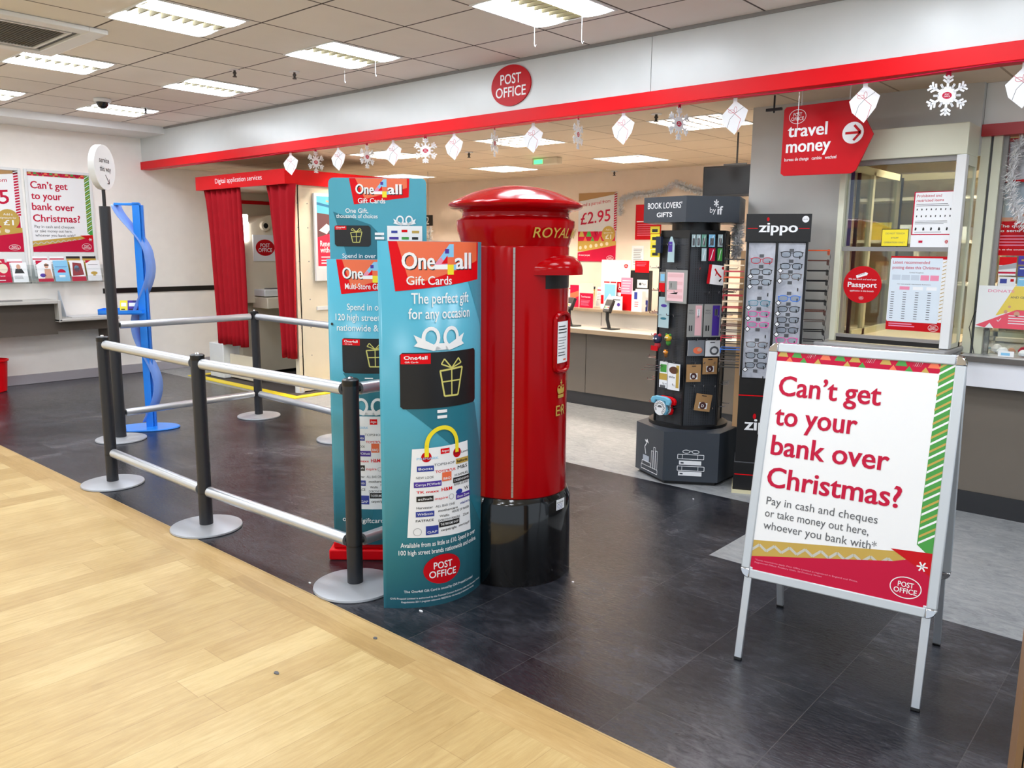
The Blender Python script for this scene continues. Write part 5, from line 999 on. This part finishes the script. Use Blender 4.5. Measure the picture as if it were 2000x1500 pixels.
def lamp(a, cx, cy):
    a.line([(cx-.06, cy+.21), (cx-.035, cy+.19), (cx-.06, cy+.16), (cx-.045, cy+.11)], .007, pw).poly([(cx-.05, cy+.2), (cx-.03, cy+.22), (cx-.01, cy+.19)], pw).poly([(cx-.08, cy+.06), (cx+.0, cy+.06), (cx+.0, cy+.1), (cx-.08, cy+.1)], mat('print_pale_grey', (170, 178, 190), .5))
    a.line([(cx-.1, cy), (cx+.11, cy), (cx+.11, cy+.03), (cx-.1, cy+.03), (cx-.1, cy)], .004, pw).line([(cx-.09, cy+.03), (cx+.02, cy+.03), (cx+.02, cy+.058), (cx-.09, cy+.058), (cx-.09, cy+.03)], .004, pw)
    for k, h in enumerate((.12, .15, .13)): a.line([(cx+.03+k*.027, cy+.03), (cx+.03+k*.027, cy+.03+h), (cx+.052+k*.027, cy+.03+h), (cx+.052+k*.027, cy+.03), (cx+.03+k*.027, cy+.03)], .004, pw)
a = Art(); books(a, .0, .07); mb.art(a, faceM(BC, .36, -57.5)); a = Art(); lamp(a, -.0, .045); mb.art(a, faceM(BC, .36, -117.5)); mb.ob('base_cabinet', t)
mb = MB(); mb.prism(rel(hexp(CC, .24, -70)), .375, 1.66, MATS['perforated_steel'])
for k in range(6): x, y = hexp((0, 0), .242, -70)[k]; mb.cyl(x, y, .37, 1.66, .008, black, n=8)
mb.prism(rel(hexp(CC, .245, -70)), 1.63, 1.68, black).cyl(0, 0, 1.66, 1.74, .16, black).cyl(0, 0, .355, .38, .27, black, n=40); mb.ob('column', t)
mb = MB(); mb.prism(rel(hexp(HC, .36, -70)), 1.73, 1.895, dgrey); a = Art(); a.text("BOOK LOVERS'", 0, .09, .055, pw, .3, .29, 'c').text('GIFTS', 0, .035, .042, pw, 1, .13, 'c'); mb.art(a, faceM(HC, .36, -100, 1.73))
a = Art(); a.text('by', -.02, .06, .05, pw, 0, .04).text('if', .03, .05, .075, pw, 1.2, .035).text('*', .005, .07, .1, pw, 1, .03); mb.art(a, faceM(HC, .36, -40, 1.73)); mb.ob('header_board', t)
def carhook(nrm, u, z, l=.09, par=t):
    M = faceM(CC, .24, nrm); return MB().tube([(u, 0, z), (u, -l, z), (u, -l-.004, z+.012)], .0028, chrome, 6, M)
hooks = MB(); rr = random.Random(9)
for nrm in (-100, -40, 20, -160):
    for z in [.5+.155*k for k in range(8)]:
        for u in (-.07, 0, .07):
            if rr.random() < .75:
                h_ = carhook(nrm, u, z, rr.uniform(.05, .08)); hooks.add(h_.v, h_.f, chrome)
ho = hooks.ob('peg_hooks', t)
P1 = Vector((CC[0]+.208*math.cos(R(-100)), CC[1]+.208*math.sin(R(-100)), 0)); N1 = Vector((math.cos(R(-100)), math.sin(R(-100)), 0)); P2 = Vector((CC[0]+.208*math.cos(R(-40)), CC[1]+.208*math.sin(R(-40)), 0)); N2 = Vector((math.cos(R(-40)), math.sin(R(-40)), 0))
GP = 'goods hanging on the book gift carousel'
def goods(face, x0, y0, x1, y1, artf, lb, name='gift_pack', cat='gift pack', base=pw, off=.035, th=.004, rot=0, shape=None, grp=GP):
    P0, N0, nr = ((P1, N1, -100), (P2, N2, -40))[face-1]; P0 = P0+N0*off; xm = (x0+x1)/2
    a_ = onpl(x0, (y0+y1)/2, P0, N0); b_ = onpl(x1, (y0+y1)/2, P0, N0); w = (b_-a_).length; bt = onpl(xm, y1, P0, N0); tp_ = onpl(xm, y0, P0, N0); h = tp_.z-bt.z
    M = Matrix.Translation((0, 0, h/2)) @ Matrix.Rotation(R(rot), 4, 'Y') @ Matrix.Translation((-w/2, 0, -h/2)); mb = MB()
    if shape: mb.plate([(w*p, h*q) for p, q in shape], 0, th, base, M)
    else: mb.box(0, 0, 0, w, th, h, base, M)
    a = Art(); artf(a, w, h); mb.art(a, M); return single(name, mb, lb, cat, grp, bt, R(nr+90))
gcard = mat('card_grey', (150, 150, 146), .6); kraft = mat('kraft_tan', (170, 130, 84), .7); ppink = mat('pale_pink', (226, 178, 182), .5); icy = mat('icy_blue', (170, 196, 200), .4)
goods(1, 1303, 462, 1316, 512, lambda a, w, h: a.rect(w*.1, h*.4, w*.7, h*.8, purple), 'purple reading light in a pale blue sleeve, upper left of the carousel', base=icy, shape=[(0, 0), (1, 0), (1, .7), (.6, 1), (.4, 1), (.1, .7)])
def a_case(a, w, h):
    a.poly([(w*.08, h*.06), (w*.85, h*.06), (w*.85, h*.92), (w*.08, h*.92)], mat('case_pink', (236, 196, 200), .4)); a.up()
    for y, c in ((.78, ppink), (.55, ppink), (.33, ppink), (.14, ppink)): a.rect(w*.12, h*y, w*.8, h*(y+.1), c)
    a.up(); a.rect(w*.16, h*.4, w*.55, h*.66, gcard).rect(w*.25, h*.46, w*.29, h*.6, pk).poly([(w*.2, h*.27), (w*.6, h*.34), (w*.55, h*.27)], pk)
goods(1, 1298, 527, 1340, 592, a_case, 'pink stationery case on a grey card on the left face of the carousel', base=gcard, off=.06)
goods(1, 1287, 531, 1298, 570, lambda a, w, h: a.rect(0, 0, w, h*.45, red).rect(w*.2, h*.55, w*.9, h*.9, lblue), 'red and blue gadget peeking out left of the pink case', base=gcard)
goods(1, 1285, 580, 1305, 640, lambda a, w, h: a.ell(w*.5, h*.72, w*.3, h*.05, purple, 12).ell(w*.5, h*.3, w*.3, h*.04, teal_d, 12), 'pale patterned bookmark below the pink case', base=icy)
goods(1, 1287, 706, 1302, 757, lambda a, w, h: a.rect(0, h*.3, w, h*.55, gold).rect(w*.1, h*.6, w*.9, h*.9, green).rect(w*.1, 0, w*.8, h*.1, pgrey), 'green and gold bookmark pack, left one of the pair above the telephones')
goods(1, 1303, 710, 1326, 762, lambda a, w, h: a.ell(w*.5, h*.75, w*.4, h*.14, mat('print_brown', (90, 52, 34), .6), 14).rect(w*.7, h*.1, w*.95, h*.95, gold).text('sticks', w*.1, h*.45, h*.12, pk, .6, w*.5), 'brown and yellow bookmark pack, right one of the pair above the telephones')
for k, (x0, x1, c, nm) in enumerate(((1351, 1358, icy, 'pale'), (1360, 1368, icy, 'icy blue'), (1370, 1379, mat('mint', (100, 160, 140), .5), 'mint green'), (1384, 1396, lblue, 'sky blue'), (1402, 1411, icy, 'silver blue'))):
    goods(2, x0, 458, x1, 482, lambda a, w, h: a.rect(w*.2, h*.1, w*.8, h*.7, pgrey).line([(w*.3, h*.1), (w*.7, h*.9)], w*.12, pw), nm+' small packet in the top row of the carousel', base=c)
for k, (x0, x1, c, nm) in enumerate(((1370, 1379, icy, 'pale'), (1384, 1396, pored, 'dark red'), (1401, 1410, green, 'green'))):
    goods(2, x0, 485, x1, 510, lambda a, w, h: a.line([(w*.3, h*.1), (w*.7, h*.9)], w*.12, pw), nm+' small packet in the second row of the carousel', base=c)
goods(2, 1385, 518, 1414, 556, lambda a, w, h: (a.rect(w*.08, 0, w, h, pw), a.up(), a.ell(w*.85, h*.88, w*.1, w*.1, sred, 12), a.line([(w*.3, h*.8), (w*.5, h*.6), (w*.8, h*.4)], w*.1, sred), a.line([(w*.4, h*.45), (w*.45, h*.65)], w*.06, sred), a.poly([(w*.65, h*.2), (w*.8, h*.35), (w*.85, h*.3), (w*.75, h*.15)], pk)), 'white and red boxed gadget hanging tilted on the carousel', base=sred, off=.09, th=.03, rot=6)
for (x0, x1, c, nm) in ((1341, 1371, ppink, 'pale pink'), (1373, 1406, purple, 'deep purple')):
    goods(2, x0, 594, x1, 658, lambda a, w, h: (a.text('PEN', w*.1, h*.78, h*.07, pgrey, .4, w*.26), a.text('POUCH', w*.08, h*.7, h*.07, pgrey, .4, w*.32), a.rect(w*.12, h*.18, w*.2, h*.35, pk), a.rect(w*.26, h*.18, w*.34, h*.35, pk), a.rect(w*.5, h*.04, w*.92, h*.96, c), a.up(), a.rect(w*.62, h*.65, w*.8, h*.85, pw if c is ppink else pgrey), a.rect(w*.7, h*.67, w*.74, h*.85, pk)), nm+' pen pouch on a grey card on the carousel', base=gcard, off=.05)
goods(2, 1343, 665, 1375, 695, lambda a, w, h: (a.rect(0, 0, w, h, mat('clear_grey', (120, 124, 130), .4)), a.up(), a.ell(w*.6, h*.35, w*.28, h*.22, orange), a.up(), a.ell(w*.7, h*.4, w*.14, h*.12, skin)), 'orange page marker in a grey pack below the pink pen pouch')
goods(2, 1377, 665, 1407, 696, lambda a, w, h: (a.ring(w*.58, h*.36, w*.3, h*.28, w*.12, pgrey, 20), a.rect(w*.3, h*.85, w*.6, h*.9, pk)), 'white card with a grey ring below the purple pen pouch')
for x0, y0, x1, y1, L_, rt in ((1340, 712, 1368, 746, 'B', 0), (1372, 699, 1400, 731, 'S', 0), (1357, 770, 1388, 803, 'D', 8)):
    goods(2, x0, y0, x1, y1, lambda a, w, h: (a.rect(w*.25, h*.15, w*.78, h*.5, pw), a.up(), a.ell(w*.5, h*.33, w*.22, w*.22, mat('print_maroon', (70, 30, 30), .5), 18), a.up(), a.text(L_, w*.5, h*.24, h*.22, pw, .8, w*.16, 'c'), a.rect(w*.35, h*.88, w*.65, h*.93, pk)), 'kraft brown card with the initial %s on the carousel' % L_, base=kraft, rot=rt)
for k, (y0, y1) in enumerate(((442, 456), (457, 472), (473, 487), (488, 502))):
    goods(1, 1270, y0, 1288, y1, lambda a, w, h: a.rect(w*.2, h*.2, w*.8, h*.6, pk), ('top', 'second', 'third', 'lowest')[k]+' small yellow pack at the upper left edge of the carousel', base=yellow, off=.03)
goods(1, 1280, 462, 1290, 494, lambda a, w, h: None, 'dark blue case beside the yellow packs on the carousel', base=mat('dark_navy', (22, 34, 60), .5), off=.06, th=.02)
# plush bookmarks
def plush(px, py, body, face, lb, s=1.0, tagc=None):
    P0 = P1+N1*.06; p = onpl(px, py, P0, N1); t_ = thing('plush_bookmark', lb, 'soft toy', p, R(-10), GP)
    def ballm(x, y, z, r_, m_, sq=1): return MB().lathe([(r_*math.sin(PI*k/10), -r_*sq*math.cos(PI*k/10)) for k in range(11)], m_, xf(x, y, z), 16)
    ballm(0, 0, .0, .028*s, body).ob('head', t_); e = ballm(-.018*s, 0, .024*s, .011*s, face); f_ = ballm(.018*s, 0, .024*s, .011*s, face); e.add(f_.v, f_.f, face); e.ob('ears', t_)
    e = ballm(-.009*s, -.024*s, .004, .006*s, pw); f_ = ballm(.009*s, -.024*s, .004, .006*s, pw); g = ballm(0, -.028*s, -.006, .006*s, pk); e.add(f_.v, f_.f, pw); e.add(g.v, g.f, pk); e.ob('eyes_and_nose', t_)
    ballm(0, .005, -.038*s, .02*s, face, 1.2).ob('body', t_)
    if tagc: MB().box(-.03, -.03, -.07*s, .03, -.027, -.04*s, tagc).ob('name_tag', t_)
plush(1284, 662, mat('plush_navy', (44, 50, 78), .9, bump=.3), mat('plush_red', (176, 50, 60), .9), 'navy and red plush bookmark with a red tag on the carousel', 1.1, sred)
plush(1305, 660, mat('plush_yellow', (206, 170, 50), .9, bump=.3), mat('plush_green', (60, 130, 50), .9), 'yellow plush bookmark with green ears on the carousel', .85)
plush(1300, 688, mat('plush_orange', (226, 140, 40), .9, bump=.3), mat('plush_brown', (110, 70, 30), .9), 'orange and brown plush bookmark, lowest of the three', .6)
def phone(px, py, c, lb, off):
    P0 = P1+N1*off; p = onpl(px, py, P0, N1); t_ = thing('toy_telephone', lb, 'toy telephone', p, R(-10), GP)
    o = [(-.045, -.06), (.045, -.06), (.055, -.03), (.035, .03), (.03, .045), (-.03, .045), (-.035, .03), (-.055, -.03)]
    MB().plate(o, -.006, .02, c).ob('body', t_, bevel=.006)
    o = [(-.085, .035), (-.075, .055), (-.04, .065), (.04, .065), (.075, .055), (.085, .035), (.08, .012), (.052, .01), (.042, .035), (-.042, .035), (-.052, .01), (-.08, .012)]
    MB().plate(o, -.012, .012, c).ob('handset', t_, bevel=.005)
    mb = MB(); M = xf(0, -.007, -.015, rx=R(90)); mb.cyl(0, 0, 0, .006, .05, pw, M, 32); a = Art(.0065)
    for k in range(10): aa = R(-50+k*28); a.ring(.037*math.cos(aa), .037*math.sin(aa), .0085, .0085, .003, pk, 10)
    a.ell(0, .004, .02, .016, pgrey, 16); a.up(); a.rect(-.02, -.012, .02, .004, pw); mb.art(a, xf(0, -.007, -.015)); mb.ob('dial', t_)
phone(1301, 792, red, 'red toy telephone notepad behind the blue one', .035); phone(1291, 792, mat('phone_blue', (110, 182, 210), .4), 'pale blue toy telephone notepad at the foot of the carousel', .085)
for k, (x, y) in enumerate(((1252, 722), (1258, 717), (1263, 713))):
    a_ = onpl(x, y, P1+N1*.1, N1); single('long_peg_hook', MB().tube([a_, a_+Vector((.12, .06, 0)), a_+Vector((.13, .065, -.06))], .003, chrome, 6), ('lowest', 'middle', 'top')[k]+' of three chrome hooks sticking out left of the carousel', 'hook', 'chrome hooks left of the carousel')
for k, pts in enumerate((((1301, 829), (1336, 822), (1335, 818)), ((1363, 820), (1366, 832)), ((1385, 832), (1396, 822), (1403, 828)))):
    q = [at(x, y, 2, .368) for x, y in pts]; single('loose_peg_hook', MB().tube(q, .0035, chrome, 6), ('left', 'middle', 'right')[k]+' loose chrome hook lying on the carousel base', 'hook', 'loose hooks on the carousel base')
# ================================================================== SPECTACLES STAND
ZP = Vector((-2.281, 4.804, 0)); za = R(25.4); ZX = Vector((math.cos(za), math.sin(za), 0)); ZN = Vector((math.sin(za), -math.cos(za), 0))
t = thing('spectacles_stand', 'tall black reading glasses stand with a red-lined black header', 'display stand', ZP, za); ZW = .36
mb = MB().box(0, 0, .03, ZW, .24, .75, black).box(-.004, -.004, .2, ZW+.004, .244, .205, pgrey).box(-.006, -.012, .02, ZW+.006, .25, .2, black); a = Art()
a.rect(0, .64, ZW, .646, red).rect(0, .12, ZW, .126, red); a.up(); a.text('zippo', .045, .42, .11, pw, 1.2, .27); a.up(); a.ell(.105, .51, .01, .018, sred, 12); mb.art(a, Matrix.Translation((0, -.012, 0))); mb.ob('base_cabinet', t)
MB().box(-.012, -.03, 0, ZW+.012, .25, .02, mat('cream_foot', (214, 206, 170), .5)).ob('foot', t)
mb = MB().box(.0, .02, .75, ZW, .23, 1.61, black)
for x in (0, ZW/2-.006, ZW-.012): mb.box(x, -.006, .75, x+.012, .02, 1.61, black)
mb.ob('frame', t)
slots = MB()
for x0 in (.014, ZW/2+.008):
    slots.box(x0, .005, .755, x0+.158, .02, 1.6, MATS['marble_grey'])
    for k in range(13 if x0 < .1 else 13):
        z = 1.545-.0655*k-(0 if x0 > .1 else .035); slots.box(x0+.066, .003, z, x0+.092, .005, z+.02, pgrey).box(x0+.125, .002, z-.042, x0+.131, .005, z-.022, pk)
slots.ob('display_panel', t)
for sx in (-1, 1):
    x0 = -.002 if sx < 0 else ZW-.0; MB().box(x0, .04, .76, x0+.004, .21, 1.6, MATS['marble_grey']).ob('side_panel', t)
mb = MB().box(-.01, -.012, 1.606, ZW+.01, .24, 1.774, black); a = Art(); a.rect(0, 1.685, .06, 1.689, red).rect(ZW-.06, 1.685, ZW, 1.689, red); a.up(); a.text('zippo', .065, 1.665, .085, pw, 1.2, .225); a.up(); a.ell(.118, 1.742, .008, .012, sred, 12); a.ell(ZW-.025, 1.742, .02, .02, pw, 16); a.up(); a.text('£3.99', ZW-.025, 1.738, .01, pgrey, .3, .025, 'c'); mb.art(a, Matrix.Translation((0, -.012, 0))); mb.ob('header_board', t)
FC = dict(black=pk, grey=mat('frame_grey', (96, 84, 78), .3), red=mat('frame_red', (190, 30, 50), .3), blue=mat('frame_blue', (50, 120, 220), .3), pink=mat('frame_pink', (236, 70, 160), .3), teal=mat('frame_teal', (60, 130, 150), .3), brown=mat('frame_brown', (90, 44, 34), .3), orange=mat('frame_orange', (226, 90, 40), .3), cream=mat('frame_cream', (236, 214, 180), .3))
lens = glass_mat('lens', (240, 244, 246), .05); PROTO = {}
def specs(col, lb, loc, rz, grp, tagged=True, tl=.05):
    key = (col, tagged, tl)
    if key in PROTO: o = dup(PROTO[key], loc, rz, lb); o['group'] = grp; return o
    t_ = thing('reading_glasses', lb, 'glasses', loc, rz, grp); m_ = FC[col]; mb = MB(); ls = MB()
    for s in (-1, 1):
        pts = [(s*.034+.027*math.copysign(abs(math.cos(k*PI/10))**.7, math.cos(k*PI/10)), 0, .017*math.copysign(abs(math.sin(k*PI/10))**.7, math.sin(k*PI/10))) for k in range(21)]
        mb.tube(pts, .0023, m_, 6); ls.plate([(p[0], p[2]) for p in pts[:-1]], -.0004, .0004, lens)
    mb.tube([(-.009, 0, .006), (0, -.002, .009), (.009, 0, .006)], .002, m_, 6); mb.box(-.066, -.003, .008, -.059, .004, .014, m_).box(.059, -.003, .008, .066, .004, .014, m_); mb.ob('rims', t_); ls.ob('lenses', t_)
    for s in (-1, 1): MB().tube([(s*.064, .002, .011), (s*.062, tl, .011)], .0024 if tl < .1 else .0036, m_, 6).ob('temple', t_)
    if tagged:
        mb = MB().box(-.013, 0, -.013, .013, .001, .013, pk, xf(-.062, -.006, -.028, ry=R(45))); mb.box(-.009, -.001, -.009, .009, 0, .009, pw, xf(-.062, -.006, -.028, ry=R(45))); mb.ob('price_tag', t_)
    PROTO[key] = t_; return t_
ZG = 'reading glasses on the front of the stand'
rowsA = [(1485, 509, 'red', 0), (1481, 531, 'black', 1), (1479, 551, 'black', 1), (1476, 592, 'teal', 1), (1474, 613, 'pink', 1), (1472, 634, 'pink', 1), (1469, 673, 'grey', 0), (1466, 694, 'black', 0), (1464, 713, 'black', 1)]
nmA = ['topmost of the left column', 'second in the left column', 'third in the left column', 'below the gap in the left column', 'upper of the pink pair in the left column', 'lower of the pink pair in the left column', 'thin pair low in the left column', 'second last in the left column', 'lowest of the left column']
rowsB = [(1547, 497, 'black', 0), (1547, 520, 'black', 1), (1546, 540, 'grey', 1), (1543, 583, 'blue', 1), (1543, 604, 'black', 1), (1541, 625, 'black', 1), (1540, 645, 'black', 1), (1538, 665, 'pink', 0), (1536, 690, 'black', 0)]
nmB = ['topmost of the right column', 'second in the right column', 'third in the right column', 'below the gap in the right column', 'just under the blue pair, right column', 'second under the blue pair, right column', 'above the pink pair, right column', 'just above the folding board, right column', 'hidden behind the folding board, right column']
for rows, nm, uc in ((rowsA, nmA, .093), (rowsB, nmB, .267)):
    for (x, y, c, tg), n_ in zip(rows, nm):
        u = uc; p = ZP+ZX*u+ZN*.045; z = onpl(x, y, ZP+ZN*.045, ZN).z; specs(c, c+' reading glasses, '+n_, (p.x, p.y, z), za, ZG, bool(tg))
rr = random.Random(11); od = ['first', 'second', 'third', 'fourth', 'fifth', 'sixth', 'seventh', 'eighth', 'ninth', 'tenth', 'eleventh', 'twelfth', 'thirteenth', 'fourteenth', 'fifteenth', 'sixteenth', 'seventeenth', 'eighteenth', 'nineteenth']
cs = ['black', 'cream', 'red', 'orange', 'cream', 'brown', 'red', 'cream', 'red', 'black', 'cream', 'brown', 'grey', 'red', 'black', 'blue', 'black', 'grey', 'black']
for k in range(19):
    z = 1.485-.038*k; p = ZP-ZX*.128-ZN*.10; specs(cs[k], '%s reading glasses, %s from the top on the left side of the stand' % (cs[k], od[k]), (p.x, p.y, z), za-R(90), 'reading glasses on the left side of the stand', True, .12)
cs = ['orange', 'brown', 'black', 'black', 'black', 'black', 'brown', 'grey', 'black', 'black', 'black']
for k in range(11):
    z = 1.545-.062*k; p = ZP+ZX*(ZW+.128)-ZN*.10; specs(cs[k], '%s reading glasses, %s from the top on the right side of the stand' % (cs[k], od[k]), (p.x, p.y, z), za+R(90), 'reading glasses on the right side of the stand', True, .12)
p = onpl(1441, 700, ZP-ZN*.25, ZN)
single('wooden_slat', MB().box(-.02, 0, .37, .02, .02, 1.55, mat('pale_wood', (206, 166, 120), .5)), 'narrow wooden slat seen between the carousel and the glasses stand', 'slat', None, (p.x-.02, p.y+.05, 0))
tp = [onpl(*q, ZP-ZN*.5, ZN) for q in ((1440, 440), (1440, 470), (1438, 500))]; tinsel('tinsel_garland', 'bright silver foil tinsel between the carousel header and the glasses stand', tp, .055, 900, 8, .006)
# ================================================================== FOLDING A-BOARD
FA, FB = Vector((-1.257, 2.766, 0)), Vector((-.644, 2.846, 0)); aw = math.atan2(FB.y-FA.y, FB.x-FA.x); AW = (FB-FA).length
t = thing('folding_board', 'silver framed folding pavement board with the Can\u2019t get to your bank poster', 'pavement sign', FA, aw)
HT_ = 1.2; lean = math.atan2(.285, HT_); slen = math.hypot(.285, HT_)
MF = Matrix.Rotation(-lean, 4, 'X'); MR = Matrix.Translation((0, .57, 0)) @ Matrix.Rotation(lean, 4, 'X')
pz0, pz1 = .318, slen-.004; fw = .034
framem = mat('satin_aluminium', (196, 203, 209), .3, .15)
def aframe(M, s, front):
    for x in (0, AW):
        MB().box(x-.014, -.008 if s > 0 else -.006, .0, x+.014, .006 if s > 0 else .008, .36, alu, M).box(x-.0145, -.0085, .0, x+.0145, .0085, .012, black, M).ob('leg', t, bevel=.002)
    ya, yb = (-.012, .012)
    mb = MB(); x0, x1 = -.03, AW+.03
    mb.box(x0+fw, ya, pz1-fw, x1-fw, yb, pz1, framem, M).box(x0+fw, ya, pz0, x1-fw, yb, pz0+fw, framem, M).box(x0, ya, pz0+fw, x0+fw, yb, pz1-fw, framem, M).box(x1-fw, ya, pz0+fw, x1, yb, pz1-fw, framem, M).box(x0+fw, -.002, pz0+fw, x1-fw, .006, pz1-fw, alu, M)
    mb.ob('poster_frame', t, bevel=.006)
    for cx, cz, a0 in ((x0+fw, pz1-fw, 90), (x1-fw, pz1-fw, 0), (x0+fw, pz0+fw, 180), (x1-fw, pz0+fw, 270)):
        o = [(cx, cz)]+[(cx+(fw+.001)*math.cos(R(a0+90*k/8)), cz+(fw+.001)*math.sin(R(a0+90*k/8))) for k in range(9)]; MB().plate(o, -.0135, .0135, chrome, M).ob('corner_cap', t, bevel=.003)
    if front:
        w, h = x1-x0-2*fw+.008, pz1-pz0-2*fw+.008; mb = MB().box(x0+fw-.004, -.006, pz0+fw-.004, x1-fw+.004, -.004, pz1-fw+.004, pw, M); a = Art(.0004, .0002); cantget(a, w, h); mb.art(a, M @ Matrix.Translation((x0+fw-.004, -.006, pz0+fw-.004))); mb.ob('poster_sheet', t)
aframe(MF, 1, True); aframe(MR, -1, False)
MB().tube([(.02, .285, HT_-.01), (AW-.02, .285, HT_-.01)], .009, chrome, 10).ob('hinge_bar', t)
# ================================================================== SMALL THINGS ON THE FLOOR
def crumb(px, py, s, m_, lb, g):
    p = at(px, py, 2, 0); rr = random.Random(px); n = 7
    pts = [(s*rr.uniform(.7, 1.1)*math.cos(2*PI*k/n), s*.6*rr.uniform(.7, 1.1)*math.sin(2*PI*k/n)) for k in range(n)]
    single('floor_scrap', MB().prism(pts, .0005, .0035, m_), lb, 'scrap', g, (p.x, p.y, 0))
crumb(822, 1194, .012, pw, 'white paper scrap in front of the curved totem', None); crumb(605, 1139, .01, pw, 'white paper scrap left of the nearest barrier base', None)
crumb(540, 1315, .016, pgrey, 'dark grey scrap on the pale wooden floor', None); crumb(733, 1247, .013, pgrey, 'dark grey scrap at the edge of the wooden floor', None)
for x, y, lb in ((997, 1126, 'left'), (1119, 1137, 'right'), (1354, 975, 'far')): crumb(x, y, .006, pw, 'tiny white speck on the dark floor, %s one' % lb, None)
# wooden fixture at the bottom right corner
d = _r*((1988-1000)/FPX)+_u*((750-1440)/FPX)+_f; p = CAM+d*1.45
mb = MB()
for k in range(4): mb.box(.013*k, -.004*(k % 2), 0, .013*k+.0105, .3, 1.25, mat('fixture_wood', (120, 92, 66), .5))
mb.box(.004, .01, 0, .3, .3, 1.24, dkbrown); single('display_plinth', mb, 'brown wooden display fixture just cutting into the bottom right corner', 'display plinth', None, (p.x, p.y, 0), YAW-R(32))
# pieces that belong to a part
def sub(thing_name, part, names):
    for t_ in [o for o in COL.objects if o.type == 'EMPTY' and o.name.split('.')[0] == thing_name]:
        ch = list(t_.children); P = [c for c in ch if c.name.split('.')[0] == part]
        if not P: continue
        for c in ch:
            if c.name.split('.')[0] in names: c.parent = P[0]
for a_, b_, c_ in (('pillar_box', 'neck_band', ['raised_lettering']), ('pillar_box', 'notice_frame', ['collection_notice']), ('pillar_box', 'body', ['royal_cypher', 'letter_slot', 'hinge_strip']), ('pillar_box', 'base', ['paper_sticker']), ('gift_card_totem', 'front_sheet', ['printed_artwork']), ('gift_card_stand', 'front_sheet', ['printed_artwork']),
                   ('photo_booth', 'machine_unit', ['lamp_panel', 'camera_lens', 'screen_plate', 'keypad']), ('barrier_rail', 'tube', ['end_bracket']), ('television', 'bezel', ['screen', 'top_clip']), ('reading_glasses', 'rims', ['lenses']), ('ceiling_light', 'frame', ['louvre']), ('sign_post', 'pole', ['rod']), ('folding_board', 'poster_frame', ['corner_cap', 'poster_sheet'])): sub(a_, b_, c_)
